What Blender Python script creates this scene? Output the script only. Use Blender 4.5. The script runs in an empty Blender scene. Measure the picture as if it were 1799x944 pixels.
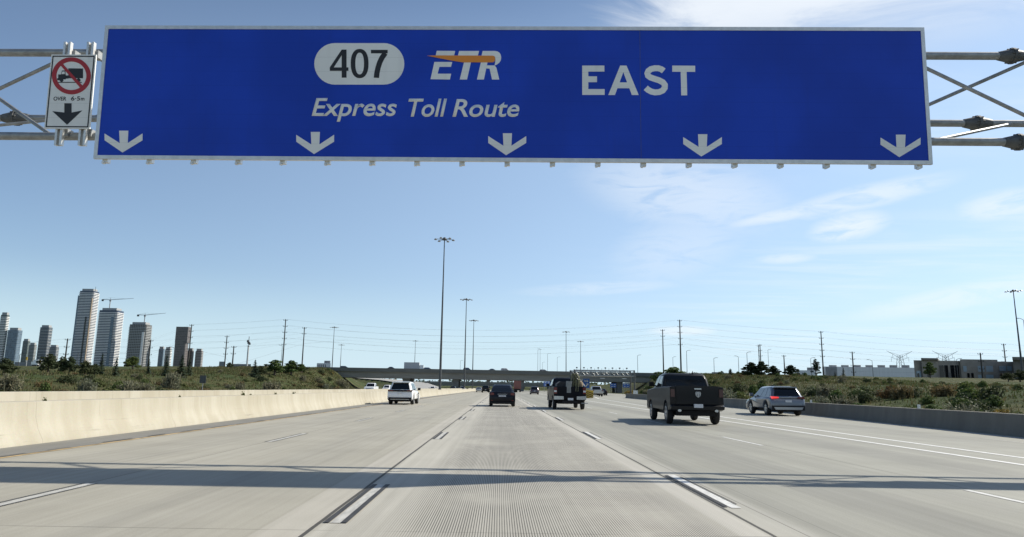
import bpy, bmesh, math, random
from mathutils import Vector, Matrix
rnd = random.Random(407)
R = math.radians
SC = bpy.context.scene
COL = SC.collection

# ------------------------------------------------------------------ camera, sky, sun, exposure
EYE = Vector((0, 0, 1.3))
PITCH, YAW, ROLL, FPX = R(9.95), R(.92), R(.8), 1199.0
_F = Vector((math.sin(YAW)*math.cos(PITCH), math.cos(YAW)*math.cos(PITCH), math.sin(PITCH)))
_r0 = Vector((math.cos(YAW), -math.sin(YAW), 0)); _u0 = _r0.cross(_F)
_Rt = _r0*math.cos(ROLL) + _u0*math.sin(ROLL); _Up = _u0*math.cos(ROLL) - _r0*math.sin(ROLL)
cd = bpy.data.cameras.new('camera'); cam = bpy.data.objects.new('camera', cd); COL.objects.link(cam)
cd.sensor_width = 36; cd.lens = FPX/1799*36; cd.clip_start = .1; cd.clip_end = 6000
m3 = Matrix((_Rt, _Up, -_F)).transposed()
cam.matrix_world = Matrix.Translation(EYE) @ m3.to_4x4()
SC.camera = cam

SUN = Vector((1.18, .4, 1.0)).normalized()
SUN_EL = math.asin(SUN.z); SUN_AZ = math.atan2(SUN.x, SUN.y)
sl = bpy.data.lights.new('sun', 'SUN'); sl.energy = 5.0; sl.angle = R(.5); sl.color = (1, .93, .82)
so = bpy.data.objects.new('sun', sl); COL.objects.link(so); so.rotation_euler = (-SUN).to_track_quat('-Z', 'Y').to_euler(); so.location = (60, 20, 60)
SC.view_settings.view_transform = 'Standard'; SC.view_settings.look = 'None'; SC.view_settings.gamma = 1
SC.view_settings.exposure = .35
SKY_STRENGTH = .095

def N(nt, typ, ins=None, **kw):
    n = nt.nodes.new(typ)
    for k, v in kw.items(): setattr(n, k, v)
    for k, v in (ins or {}).items():
        s = n.inputs[k]
        if isinstance(v, bpy.types.NodeSocket): nt.links.new(v, s)
        else: s.default_value = v
    return n
def M_(nt, op, a, b=0.0, c=0.0, clamp=False):
    n = nt.nodes.new('ShaderNodeMath'); n.operation = op; n.use_clamp = clamp
    for i, v in enumerate((a, b, c)):
        if isinstance(v, bpy.types.NodeSocket): nt.links.new(v, n.inputs[i])
        else: n.inputs[i].default_value = v
    return n.outputs[0]
def MIX(nt, fac, a, b, mode='MIX'):
    n = nt.nodes.new('ShaderNodeMix'); n.data_type = 'RGBA'; n.blend_type = mode
    for i, v in ((0, fac), (6, a), (7, b)):
        if isinstance(v, bpy.types.NodeSocket): nt.links.new(v, n.inputs[i])
        elif i and not isinstance(v, (int, float)) and len(v) == 3: n.inputs[i].default_value = (*v, 1)
        else: n.inputs[i].default_value = v
    return n.outputs[2]
def SMOOTH(nt, x, a, b):
    n = nt.nodes.new('ShaderNodeMapRange'); n.interpolation_type = 'SMOOTHSTEP'
    nt.links.new(x, n.inputs[0]); n.inputs[1].default_value = a; n.inputs[2].default_value = b
    return n.outputs[0]

def build_world():
    w = bpy.data.worlds.new('World'); SC.world = w; w.use_nodes = True
    nt = w.node_tree; nt.nodes.clear()
    out = N(nt, 'ShaderNodeOutputWorld'); bg = N(nt, 'ShaderNodeBackground', {'Strength': SKY_STRENGTH})
    sky = N(nt, 'ShaderNodeTexSky', sky_type='NISHITA', sun_disc=False, sun_elevation=SUN_EL, sun_rotation=SUN_AZ,
            altitude=150, air_density=1.0, dust_density=.3, ozone_density=2.5)
    tc = N(nt, 'ShaderNodeTexCoord')
    d = tc.outputs['Generated']
    sx = N(nt, 'ShaderNodeSeparateXYZ', {0: d})
    # direction projected on a flat cloud deck, so streaks converge towards the horizon
    zz = M_(nt, 'MAXIMUM', sx.outputs[2], .03)
    px = M_(nt, 'DIVIDE', sx.outputs[0], zz); py = M_(nt, 'DIVIDE', sx.outputs[1], zz)
    cv = N(nt, 'ShaderNodeCombineXYZ', {0: px, 1: py, 2: 0.0}).outputs[0]
    mp = N(nt, 'ShaderNodeMapping', {'Vector': cv, 'Rotation': (0, 0, R(-24)), 'Scale': (.55, 1.7, 1), 'Location': (1.1, .4, 0)})
    n1 = N(nt, 'ShaderNodeTexNoise', {'Vector': mp.outputs[0], 'Scale': 1.0, 'Detail': 9.0, 'Roughness': .62, 'Distortion': .5})
    mp2 = N(nt, 'ShaderNodeMapping', {'Vector': cv, 'Location': (3.7, 1.2, 0), 'Scale': (.33, .33, 1)})
    n2 = N(nt, 'ShaderNodeTexNoise', {'Vector': mp2.outputs[0], 'Scale': 1.0, 'Detail': 3.0, 'Roughness': .5})
    az = M_(nt, 'ARCTAN2', sx.outputs[0], sx.outputs[1])
    n3 = N(nt, 'ShaderNodeTexNoise', {'Vector': cv, 'Scale': 2.1, 'Detail': 8.0, 'Roughness': .65, 'Distortion': .8})
    azw = M_(nt, 'ADD', az, M_(nt, 'MULTIPLY', M_(nt, 'SUBTRACT', n3.outputs[0], .5), .45))
    right = SMOOTH(nt, az, .03, .42)
    veil = M_(nt, 'MULTIPLY', SMOOTH(nt, n1.outputs[0], .40, .70), right)
    veil = M_(nt, 'MULTIPLY', veil, SMOOTH(nt, n2.outputs[0], .32, .62))
    top = M_(nt, 'MULTIPLY', SMOOTH(nt, sx.outputs[2], .38, .50), SMOOTH(nt, azw, .10, .34))
    high = M_(nt, 'MULTIPLY', M_(nt, 'MULTIPLY', SMOOTH(nt, n1.outputs[0], .02, .50), SMOOTH(nt, n3.outputs[0], .12, .55)), top)
    # a few separate wisps of cirrus: (azimuth, height, half width, half height, tilt, strength)
    n4 = N(nt, 'ShaderNodeTexNoise', {'Vector': N(nt, 'ShaderNodeMapping', {'Vector': d, 'Scale': (14, 14, 60), 'Rotation': (0, R(8), 0)}).outputs[0], 'Scale': 1.0, 'Detail': 7.0, 'Roughness': .62, 'Distortion': .7}).outputs[0]
    wisps = None
    for a0, z0, ra, rz, tl, k in ((.50, .249, .11, .016, .12, .58), (.395, .236, .075, .010, .12, .6), (.485, .215, .05, .019, .10, .7), (.404, .179, .04, .008, 0, .5), (.655, .222, .05, .018, .05, .6), (.60, .118, .13, .016, .16, .45), (.262, .083, .05, .008, 0, .6), (.27, .275, .15, .055, -.2, .42), (.26, .20, .10, .05, .2, .28), (.21, .285, .07, .012, -.12, .45), (.15, .145, .12, .010, .05, .3)):
        da = M_(nt, 'SUBTRACT', az, a0); dz = M_(nt, 'SUBTRACT', M_(nt, 'SUBTRACT', sx.outputs[2], z0), M_(nt, 'MULTIPLY', da, tl))
        r2 = M_(nt, 'ADD', M_(nt, 'POWER', M_(nt, 'DIVIDE', da, ra), 2.0), M_(nt, 'POWER', M_(nt, 'DIVIDE', dz, rz), 2.0))
        t = M_(nt, 'MULTIPLY', M_(nt, 'SUBTRACT', 1.0, SMOOTH(nt, M_(nt, 'ADD', r2, M_(nt, 'MULTIPLY', M_(nt, 'SUBTRACT', n4, .5), 1.6)), .0, 1.5)), k)
        wisps = t if wisps is None else M_(nt, 'MAXIMUM', wisps, t)
    wisps = M_(nt, 'MULTIPLY', wisps, SMOOTH(nt, n4, .25, .62))
    inview = M_(nt, 'SUBTRACT', 1.0, SMOOTH(nt, sx.outputs[2], .50, .72))
    front = SMOOTH(nt, sx.outputs[1], -.1, .35)
    fac = M_(nt, 'MULTIPLY', M_(nt, 'MAXIMUM', M_(nt, 'MAXIMUM', M_(nt, 'MULTIPLY', veil, .30), wisps), M_(nt, 'MULTIPLY', high, .85), clamp=True), inview)
    # thin high veil thickening towards the sun, and pale air low over the horizon
    lin = nt.nodes.new('ShaderNodeMapRange'); nt.links.new(az, lin.inputs[0]); lin.inputs[1].default_value = -.85; lin.inputs[2].default_value = .60; lin.inputs[4].default_value = .5
    thin = M_(nt, 'MULTIPLY', M_(nt, 'MULTIPLY', lin.outputs[0], front), M_(nt, 'SUBTRACT', 1.0, SMOOTH(nt, sx.outputs[2], .34, .60)))
    base = MIX(nt, thin, sky.outputs[0], (6.1, 8.1, 10.6))
    low = M_(nt, 'SUBTRACT', 1.0, SMOOTH(nt, sx.outputs[2], .0, .16))
    base = MIX(nt, M_(nt, 'MULTIPLY', low, .8), base, (5.2, 6.9, 8.0))
    col = MIX(nt, fac, base, (7.9, 8.3, 8.7))
    nt.links.new(col, bg.inputs['Color']); nt.links.new(bg.outputs[0], out.inputs[0])
build_world()

# ------------------------------------------------------------------ helpers
def ray(x, y):
    return _F + _Rt*((x-899.5)/FPX) - _Up*((y-472.)/FPX)
def at(x, y, Y):
    d = ray(x, y); return EYE + d*(Y/d.y)
def gnd(x, y, z=0.):
    d = ray(x, y); return EYE + d*((z-EYE.z)/d.z)
def lerp(t, a, b): return a+(b-a)*t
def interp(x, pts):
    if x <= pts[0][0]: return pts[0][1]
    for (a, p), (b, q) in zip(pts, pts[1:]):
        if x <= b: return p+(q-p)*(x-a)/(b-a)
    return pts[-1][1]
def sstep(t):
    t = min(1, max(0, t)); return t*t*(3-2*t)

def proj(p):
    d = Vector(p)-EYE; z = d.dot(_F); return 899.5+FPX*d.dot(_Rt)/z, 472-FPX*d.dot(_Up)/z
class MB:
    def __init__(s): s.v = []; s.f = []; s.m = []; s.cm = 0
    def add(s, vs, fs):
        b = len(s.v); s.v += [tuple(v) for v in vs]
        for f in fs: s.f.append(tuple(b+i for i in f)); s.m.append(s.cm)
        return s
    def box(s, x0, x1, y0, y1, z0, z1, mat=None):
        vs = [Vector((x, y, z)) for z in (z0, z1) for (x, y) in ((x0, y0), (x1, y0), (x1, y1), (x0, y1))]
        if mat: vs = [mat @ v for v in vs]
        return s.add(vs, [(3, 2, 1, 0), (4, 5, 6, 7), (0, 1, 5, 4), (1, 2, 6, 5), (2, 3, 7, 6), (3, 0, 4, 7)])
    def tube(s, p, q, r0, r1=None, n=8, cap=True):
        p, q = Vector(p), Vector(q); r1 = r0 if r1 is None else r1
        d = (q-p).normalized(); a = d.orthogonal().normalized(); b = d.cross(a)
        vs = []
        for c, r in ((p, r0), (q, r1)):
            for i in range(n):
                t = 2*math.pi*i/n; vs.append(c+a*(r*math.cos(t))+b*(r*math.sin(t)))
        fs = [(i, (i+1) % n, n+(i+1) % n, n+i) for i in range(n)]
        if cap: fs += [tuple(range(n-1, -1, -1)), tuple(range(n, 2*n))]
        return s.add(vs, fs)
    def path(s, pts, r, n=4):
        pts = [Vector(p) for p in pts]; vs = []; fs = []
        for k, p in enumerate(pts):
            d = (pts[min(k+1, len(pts)-1)]-pts[max(k-1, 0)]).normalized()
            a = d.cross(Vector((0, 0, 1))); a = a.normalized() if a.length > 1e-4 else Vector((1, 0, 0)); b = d.cross(a)
            for i in range(n):
                t = 2*math.pi*i/n; vs.append(p+a*(r*math.cos(t))+b*(r*math.sin(t)))
            if k:
                o = (k-1)*n; fs += [(o+i, o+(i+1) % n, o+n+(i+1) % n, o+n+i) for i in range(n)]
        return s.add(vs, fs)
    def lathe(s, prof, n=16, mat=None):        # prof (radius, z) about z
        vs = []
        for r, z in prof:
            for i in range(n):
                t = 2*math.pi*i/n; v = Vector((r*math.cos(t), r*math.sin(t), z)); vs.append(mat @ v if mat else v)
        k = len(prof)
        fs = [(j*n+i, j*n+(i+1) % n, (j+1)*n+(i+1) % n, (j+1)*n+i) for j in range(k-1) for i in range(n)]
        fs += [tuple(range(n-1, -1, -1)), tuple(range((k-1)*n, k*n))]
        return s.add(vs, fs)
    def prism(s, poly, fn, d0, d1):            # poly in 2-D; fn(u, v, d) -> point
        n = len(poly)
        vs = [fn(u, v, d0) for u, v in poly]+[fn(u, v, d1) for u, v in poly]
        fs = [tuple(range(n-1, -1, -1)), tuple(range(n, 2*n))]+[(i, (i+1) % n, n+(i+1) % n, n+i) for i in range(n)]
        return s.add(vs, fs)
    def loft(s, rings, cap=True):
        n = len(rings[0]); vs = [p for r in rings for p in r]
        fs = [(j*n+i, j*n+(i+1) % n, (j+1)*n+(i+1) % n, (j+1)*n+i) for j in range(len(rings)-1) for i in range(n)]
        if cap: fs += [tuple(range(n-1, -1, -1)), tuple(range((len(rings)-1)*n, len(rings)*n))]
        return s.add(vs, fs)
    def build(s, name, mats, parent=None, smooth=False, kind=None):
        me = bpy.data.meshes.new(name); me.from_pydata(s.v, [], s.f)
        if not isinstance(mats, (list, tuple)): mats = [mats]
        for m in mats: me.materials.append(m)
        if len(mats) > 1: me.polygons.foreach_set('material_index', s.m)
        bm = bmesh.new(); bm.from_mesh(me); bmesh.ops.recalc_face_normals(bm, faces=bm.faces); bm.to_mesh(me); bm.free()
        if smooth:
            me.polygons.foreach_set('use_smooth', [True]*len(me.polygons)); me.set_sharp_from_angle(angle=R(38))
        me.update()
        o = bpy.data.objects.new(name, me); COL.objects.link(o)
        if parent: o.parent = parent
        if kind: o['kind'] = kind
        return o
def raw_mesh(name, vs, fs, mat, kind=None, smooth=False):
    me = bpy.data.meshes.new(name); me.from_pydata(vs, [], fs); me.materials.append(mat)
    if smooth: me.polygons.foreach_set('use_smooth', [True]*len(me.polygons))
    o = bpy.data.objects.new(name, me); COL.objects.link(o)
    if kind: o['kind'] = kind
    return o
def tag(o, label, cat, group=None):
    o['label'] = label; o['category'] = cat
    if group: o['group'] = group
    return o
def thing(name, label, cat, loc=(0, 0, 0), rz=0, group=None):
    o = bpy.data.objects.new(name, None); COL.objects.link(o); o.location = loc; o.rotation_euler = (0, 0, rz); o.empty_display_size = .3
    return tag(o, label, cat, group)
def dup(root, loc=None, rz=None, scale=None, label=None, group=None):
    r = root.copy(); COL.objects.link(r)
    if loc is not None: r.location = loc
    if rz is not None: r.rotation_euler = (0, 0, rz)
    if scale is not None: r.scale = scale if not isinstance(scale, (int, float)) else (scale,)*3
    if label: r['label'] = label
    if group: r['group'] = group
    for ch in list(root.children):
        c = ch.copy(); COL.objects.link(c); c.parent = r
        for g in ch.children:
            d = g.copy(); COL.objects.link(d); d.parent = c
    return r

# ------------------------------------------------------------------ materials
def mat(name, col, rough=.6, metal=0., var=.0, scale=3., emit=None, coat=0., spec=None, stretch=(1, 1, 1), detail=4., bump=0.):
    m = bpy.data.materials.new(name); m.use_nodes = True; nt = m.node_tree
    b = nt.nodes['Principled BSDF']; b.inputs['Roughness'].default_value = rough; b.inputs['Metallic'].default_value = metal
    b.inputs['Base Color'].default_value = (*col, 1)
    if coat: b.inputs['Coat Weight'].default_value = coat; b.inputs['Coat Roughness'].default_value = .05
    if spec is not None: b.inputs['Specular IOR Level'].default_value = spec
    if var or bump:
        tc = N(nt, 'ShaderNodeTexCoord'); mp = N(nt, 'ShaderNodeMapping', {'Vector': tc.outputs['Object'], 'Scale': stretch})
        n = N(nt, 'ShaderNodeTexNoise', {'Vector': mp.outputs[0], 'Scale': scale, 'Detail': detail, 'Roughness': .6})
        if var:
            f = SMOOTH(nt, n.outputs[0], .3, .7)
            c = MIX(nt, f, tuple(max(0, x*(1-var)) for x in col), tuple(min(1, x*(1+var)) for x in col)); nt.links.new(c, b.inputs['Base Color'])
        if bump:
            bp = N(nt, 'ShaderNodeBump', {'Strength': bump, 'Height': n.outputs[0], 'Distance': .02}); nt.links.new(bp.outputs[0], b.inputs['Normal'])
    if emit: b.inputs['Emission Color'].default_value = (*emit[:3], 1); b.inputs['Emission Strength'].default_value = emit[3]
    return m
def leafmat(name, col, var=.35, trans=.25):
    m = bpy.data.materials.new(name); m.use_nodes = True; nt = m.node_tree; nt.nodes.clear()
    out = N(nt, 'ShaderNodeOutputMaterial')
    tc = N(nt, 'ShaderNodeTexCoord'); oi = N(nt, 'ShaderNodeObjectInfo')
    n = N(nt, 'ShaderNodeTexNoise', {'Vector': tc.outputs['Object'], 'Scale': 2.2, 'Detail': 3.0})
    f = SMOOTH(nt, n.outputs[0], .3, .7)
    c = MIX(nt, f, tuple(x*(1-var) for x in col), tuple(x*(1+var) for x in col))
    c = MIX(nt, M_(nt, 'MULTIPLY', oi.outputs['Random'], .45), c, (col[0]*1.7, col[1]*1.25, col[2]*1.0))
    d = N(nt, 'ShaderNodeBsdfPrincipled', {'Base Color': c, 'Roughness': .7, 'Specular IOR Level': .25})
    t = N(nt, 'ShaderNodeBsdfTranslucent', {'Color': c})
    mx = N(nt, 'ShaderNodeMixShader', {0: trans, 1: d.outputs[0], 2: t.outputs[0]})
    nt.links.new(mx.outputs[0], out.inputs[0])
    return m

MT = {}
MT['galv'] = mat('galvanised steel', (.30, .31, .31), .5, .55, .18, 6.)
MT['darksteel'] = mat('weathered steel', (.10, .105, .105), .6, .3, .2, 5.)
MT['pole'] = mat('mast steel', (.075, .08, .082), .5, .3, .15, 3.)
MT['wood'] = mat('weathered pole timber', (.05, .046, .04), .85, 0, .3, 4., stretch=(6, 6, .4))
MT['alu'] = mat('aluminium extrusion', (.62, .62, .60), .4, .6, .08, 8.)
def sheeting(name, c, seam, var):
    m = mat(name, c, .45, 0, spec=.2); nt = m.node_tree; bs = nt.nodes['Principled BSDF']; o = N(nt, 'ShaderNodeTexCoord').outputs['Object']; s_ = N(nt, 'ShaderNodeSeparateXYZ', {0: o})
    n1 = N(nt, 'ShaderNodeTexNoise', {'Vector': o, 'Scale': .6, 'Detail': 3.}); mp = N(nt, 'ShaderNodeMapping', {'Vector': o, 'Scale': (5, 5, .35)}); n2 = N(nt, 'ShaderNodeTexNoise', {'Vector': mp.outputs[0], 'Scale': 1.3, 'Detail': 5.})
    col = MIX(nt, SMOOTH(nt, n1.outputs[0], .3, .7), tuple(x*(1-var) for x in c), tuple(x*(1+var) for x in c))
    col = MIX(nt, M_(nt, 'MULTIPLY', SMOOTH(nt, n2.outputs[0], .5, .8), .16), col, tuple(x*.6+.01 for x in c))
    j = M_(nt, 'LESS_THAN', M_(nt, 'FRACT', M_(nt, 'DIVIDE', s_.outputs[2], .305)), .022)
    col = MIX(nt, M_(nt, 'MULTIPLY', j, seam), col, tuple(x*.45 for x in c)); nt.links.new(col, bs.inputs['Base Color']); return m
MT['signblue'] = sheeting('blue reflective sheeting', (.011, .053, .43), .25, .10)
MT['signwhite'] = sheeting('white reflective sheeting', (.74, .76, .74), .35, .04)
MT['signblack'] = mat('black sign film', (.012, .012, .014), .5)
MT['signred'] = mat('red sign film', (.36, .015, .02), .45)
MT['signorange'] = mat('orange sign film', (.68, .24, .025), .45)
MT['blade'] = mat('motorway exit sign blue', (.03, .12, .42), .5, 0, .1, 3.)
MT['rubber'] = mat('tyre rubber', (.018, .018, .018), .85, 0, .2, 20.)
MT['glass'] = mat('tinted car glass', (.006, .008, .010), .06, 0, spec=.4)
MT['sideglass'] = mat('reflective side glass', (.02, .025, .03), .04, 0, spec=.8); MT['sideglass'].node_tree.nodes['Principled BSDF'].inputs['IOR'].default_value = 2.1
MT['blackplastic'] = mat('black plastic trim', (.012, .012, .013), .65, 0, .15, 12., spec=.25)
MT['rim'] = mat('alloy rim', (.42, .43, .44), .35, .8)
MT['chrome'] = mat('chrome bumper', (.48, .49, .50), .25, .9)
MT['plate'] = mat('licence plate', (.55, .57, .60), .5, 0, .15, 40.)
MT['tail'] = mat('red lamp lens', (.13, .010, .010), .2, spec=.6)
MT['tail_smoke'] = mat('smoked lamp lens', (.055, .014, .014), .2, spec=.6)
MT['tail_lit'] = mat('lit red lamp', (.7, .03, .03), .3, emit=(1, .06, .05, .6))
MT['lamp_clear'] = mat('clear lamp lens', (.6, .62, .63), .15, spec=.6)
MT['orangemark'] = mat('amber marker', (.6, .2, .02), .3)
def paint(name, c, rough=.28, metal=.25, coat=.6, spec=.5): return mat(name, c, rough, metal, coat=coat, spec=spec)
P_WHITE = paint('white car paint', (.76, .77, .77), .3, 0.)
P_BLACK = paint('blue black car paint', (.006, .007, .013), .32, 0., .18, .2)
P_DARK = paint('dark grey car paint', (.011, .012, .014), .40, .0, .14, .16)
P_NAVY = paint('navy black car paint', (.006, .007, .011), .42, 0., .05, .10)
P_GREY = paint('slate grey car paint', (.15, .168, .20), .3, .45)
P_SILVER = paint('silver car paint', (.45, .46, .47), .3, .6)
P_PLUM = paint('dusky plum car paint', (.055, .045, .06), .3, .3)
P_RED = paint('dull red lorry paint', (.16, .035, .025), .5, .0)
MT['bark'] = mat('bark', (.07, .055, .045), .9, 0, .3, 6.)
MT['spruce'] = leafmat('spruce needles', (.020, .038, .022), .35, .12)
MT['pine'] = leafmat('pine needles', (.028, .045, .020), .35, .15)
MT['leaf_green'] = leafmat('green shrub leaves', (.075, .118, .036), .35)
MT['leaf_olive'] = leafmat('olive shrub leaves', (.088, .115, .042), .3)
MT['leaf_dark'] = leafmat('dark shrub leaves', (.046, .066, .030), .35)
MT['leaf_grey'] = leafmat('silvery shrub leaves', (.135, .150, .105), .3)
MT['leaf_rust'] = leafmat('russet shrub leaves', (.105, .078, .036), .35)
MT['leaf_gold'] = leafmat('yellow flowering leaves', (.20, .15, .03), .35)
MT['straw'] = leafmat('dry grass', (.135, .120, .060), .4, .3)

def concrete_wall(name, a, b, c, edge=None):
    m = bpy.data.materials.new(name); m.use_nodes = True; nt = m.node_tree; bs = nt.nodes['Principled BSDF']
    tc = N(nt, 'ShaderNodeTexCoord'); o = tc.outputs['Object']
    m1 = N(nt, 'ShaderNodeMapping', {'Vector': o, 'Scale': (1, .9, .12)})
    n1 = N(nt, 'ShaderNodeTexNoise', {'Vector': m1.outputs[0], 'Scale': 1.6, 'Detail': 5., 'Roughness': .6})
    n2 = N(nt, 'ShaderNodeTexNoise', {'Vector': o, 'Scale': 30., 'Detail': 3.})
    n3 = N(nt, 'ShaderNodeTexNoise', {'Vector': o, 'Scale': .22, 'Detail': 2.})
    col = MIX(nt, SMOOTH(nt, n1.outputs[0], .35, .7), a, b)
    col = MIX(nt, M_(nt, 'MULTIPLY', SMOOTH(nt, n3.outputs[0], .45, .75), .6), col, c)
    col = MIX(nt, .18, col, n2.outputs[1], 'SOFT_LIGHT')
    s = N(nt, 'ShaderNodeSeparateXYZ', {0: o})
    # casting joints every six metres, and grime low down
    jy = M_(nt, 'ABSOLUTE', M_(nt, 'SUBTRACT', M_(nt, 'FRACT', M_(nt, 'DIVIDE', s.outputs[1], 6.1)), .5))
    col = MIX(nt, M_(nt, 'MULTIPLY', M_(nt, 'LESS_THAN', jy, .0016), .3), col, (.1, .09, .08))
    m4 = N(nt, 'ShaderNodeMapping', {'Vector': o, 'Scale': (1, 5., .10)}); drip = N(nt, 'ShaderNodeTexNoise', {'Vector': m4.outputs[0], 'Scale': 1.4, 'Detail': 5., 'Roughness': .7}).outputs[0]
    dr = M_(nt, 'MULTIPLY', SMOOTH(nt, drip, .56, .74), SMOOTH(nt, s.outputs[2], .05, .85)); col = MIX(nt, M_(nt, 'MULTIPLY', dr, .42), col, (c[0]*.45, c[1]*.40, c[2]*.34))
    m5 = N(nt, 'ShaderNodeMapping', {'Vector': o, 'Scale': (1, .35, 9.)}); sc = N(nt, 'ShaderNodeTexNoise', {'Vector': m5.outputs[0], 'Scale': 1.1, 'Detail': 6., 'Roughness': .7}).outputs[0]
    foot = M_(nt, 'MULTIPLY', SMOOTH(nt, sc, .60, .72), M_(nt, 'SUBTRACT', 1.0, SMOOTH(nt, s.outputs[2], .25, .5))); col = MIX(nt, M_(nt, 'MULTIPLY', foot, .45), col, (.09, .085, .08))
    nt.links.new(col, bs.inputs['Base Color']); bs.inputs['Roughness'].default_value = .85
    bp = N(nt, 'ShaderNodeBump', {'Strength': .25, 'Distance': .01, 'Height': n2.outputs[0]}); nt.links.new(bp.outputs[0], bs.inputs['Normal'])
    return m
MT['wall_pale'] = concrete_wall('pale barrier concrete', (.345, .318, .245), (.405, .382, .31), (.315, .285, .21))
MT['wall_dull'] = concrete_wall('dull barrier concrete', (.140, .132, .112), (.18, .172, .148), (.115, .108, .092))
MT['bridge'] = mat('bridge concrete', (.215, .213, .192), .85, 0, .10, .5, stretch=(.3, 1, 2))
MT['bridge_rail'] = mat('stained parapet concrete', (.125, .13, .122), .85, 0, .12, .6, stretch=(.3, 1, 2))
MT['pier'] = mat('pier concrete', (.16, .16, .15), .85, 0, .12, .5)

def road_material():
    m = bpy.data.materials.new('road concrete'); m.use_nodes = True; nt = m.node_tree; bs = nt.nodes['Principled BSDF']
    tc = N(nt, 'ShaderNodeTexCoord'); o = tc.outputs['Object']; s = N(nt, 'ShaderNodeSeparateXYZ', {0: o}); X, Y = s.outputs[0], s.outputs[1]
    mp = N(nt, 'ShaderNodeMapping', {'Vector': o, 'Scale': (1, .035, 1)})
    st = N(nt, 'ShaderNodeTexNoise', {'Vector': mp.outputs[0], 'Scale': 1.7, 'Detail': 6., 'Roughness': .62})
    mpb = N(nt, 'ShaderNodeMapping', {'Vector': o, 'Scale': (1, .012, 1)})
    st2 = N(nt, 'ShaderNodeTexNoise', {'Vector': mpb.outputs[0], 'Scale': 9., 'Detail': 4., 'Roughness': .6})
    fine = N(nt, 'ShaderNodeTexNoise', {'Vector': o, 'Scale': 60., 'Detail': 3., 'Roughness': .7})
    blot = N(nt, 'ShaderNodeTexNoise', {'Vector': o, 'Scale': .5, 'Detail': 5., 'Roughness': .6})
    left, right = (.33, .315, .26), (.29, .288, .245)
    col = MIX(nt, SMOOTH(nt, X, 1.9, 3.2), left, right)
    def band(a, b, soft=.12):
        return M_(nt, 'MULTIPLY', SMOOTH(nt, X, a-soft, a+soft), M_(nt, 'SUBTRACT', 1.0, SMOOTH(nt, X, b-soft, b+soft)))
    ego = band(-1.66, 2.5, .06)
    col = MIX(nt, M_(nt, 'MULTIPLY', ego, .75), col, (.43, .415, .36))
    # polished wheel tracks, darker down the middle of the lanes (oil and rubber)
    tracks = None
    for a, b, k in ((-4.0, -2.9, .12), (-7.4, -6.2, .10), (4.0, 5.1, .32), (7.6, 9.0, .34), (12.6, 14.6, .20), (-.2, .8, .10), (5.6, 6.1, .16), (3.0, 3.5, .14), (9.4, 9.8, .18)):
        t = M_(nt, 'MULTIPLY', band(a, b, .35), k); tracks = t if tracks is None else M_(nt, 'MAXIMUM', tracks, t)
    col = MIX(nt, tracks, col, (.15, .15, .14))
    col = MIX(nt, M_(nt, 'MULTIPLY', band(-2.16, -1.72, .02), .38), col, (.48, .455, .40))
    col = MIX(nt, M_(nt, 'MULTIPLY', band(2.22, 2.48, .03), .40), col, (.50, .48, .43))
    col = MIX(nt, M_(nt, 'MULTIPLY', band(2.56, 2.95, .03), .30), col, (.47, .455, .41))
    col = MIX(nt, M_(nt, 'MULTIPLY', band(-9.9, -8.62, .03), .85), col, (.16, .16, .15))
    col = MIX(nt, M_(nt, 'MULTIPLY', M_(nt, 'SUBTRACT', st.outputs[0], .5), 1.15), col, (.14, .135, .12))
    col = MIX(nt, .30, col, st2.outputs[0], 'SOFT_LIGHT')
    col = MIX(nt, .35, col, fine.outputs[0], 'SOFT_LIGHT')
    col = MIX(nt, .30, col, blot.outputs[0], 'SOFT_LIGHT')
    # longitudinal grooves sawn in the concrete
    gr = M_(nt, 'ABSOLUTE', M_(nt, 'SUBTRACT', M_(nt, 'FRACT', M_(nt, 'DIVIDE', X, .0245)), .5))
    gm = SMOOTH(nt, gr, .22, .34)
    gfac = M_(nt, 'MAXIMUM', M_(nt, 'MULTIPLY', band(-.95, 2.22, .35), .92), M_(nt, 'MULTIPLY', band(2.9, 6.4, .2), .16))
    gfac = M_(nt, 'MAXIMUM', gfac, M_(nt, 'MULTIPLY', band(-1.6, -.9, .1), .14))
    gfac = M_(nt, 'MULTIPLY', gfac, SMOOTH(nt, blot.outputs[0], .2, .6))
    col = MIX(nt, M_(nt, 'MULTIPLY', gm, gfac), col, (.07, .066, .058))
    # joints: sawn long joints and cross joints
    def line(x0, w, k, wob=.0):
        return M_(nt, 'MULTIPLY', M_(nt, 'LESS_THAN', M_(nt, 'ABSOLUTE', M_(nt, 'SUBTRACT', M_(nt, 'ADD', X, M_(nt, 'MULTIPLY', M_(nt, 'SUBTRACT', blot.outputs[0], .5), wob)), x0)), w), k)
    ln = None
    for x0, w, k, wb in ((-1.71, .022, .9, .03), (2.54, .020, .9, .03), (-5.36, .008, .7, .02), (6.58, .010, .7, .03), (-8.62, .028, .75, .1), (2.86, .008, .5, .0), (3.15, .006, .4, 0)):
        t = line(x0, w, k, wb); ln = t if ln is None else M_(nt, 'MAXIMUM', ln, t)
    cell = M_(nt, 'FRACT', M_(nt, 'DIVIDE', M_(nt, 'ADD', Y, M_(nt, 'MULTIPLY', X, .02)), 4.45))
    cr = M_(nt, 'LESS_THAN', M_(nt, 'ABSOLUTE', M_(nt, 'SUBTRACT', cell, .47)), .0016)
    ln = M_(nt, 'MAXIMUM', ln, M_(nt, 'MULTIPLY', M_(nt, 'MULTIPLY', cr, SMOOTH(nt, blot.outputs[0], .35, .6)), .75))
    col = MIX(nt, ln, col, (.035, .033, .03))
    nt.links.new(col, bs.inputs['Base Color']); bs.inputs['Roughness'].default_value = .78; bs.inputs['Specular IOR Level'].default_value = .35
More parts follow.
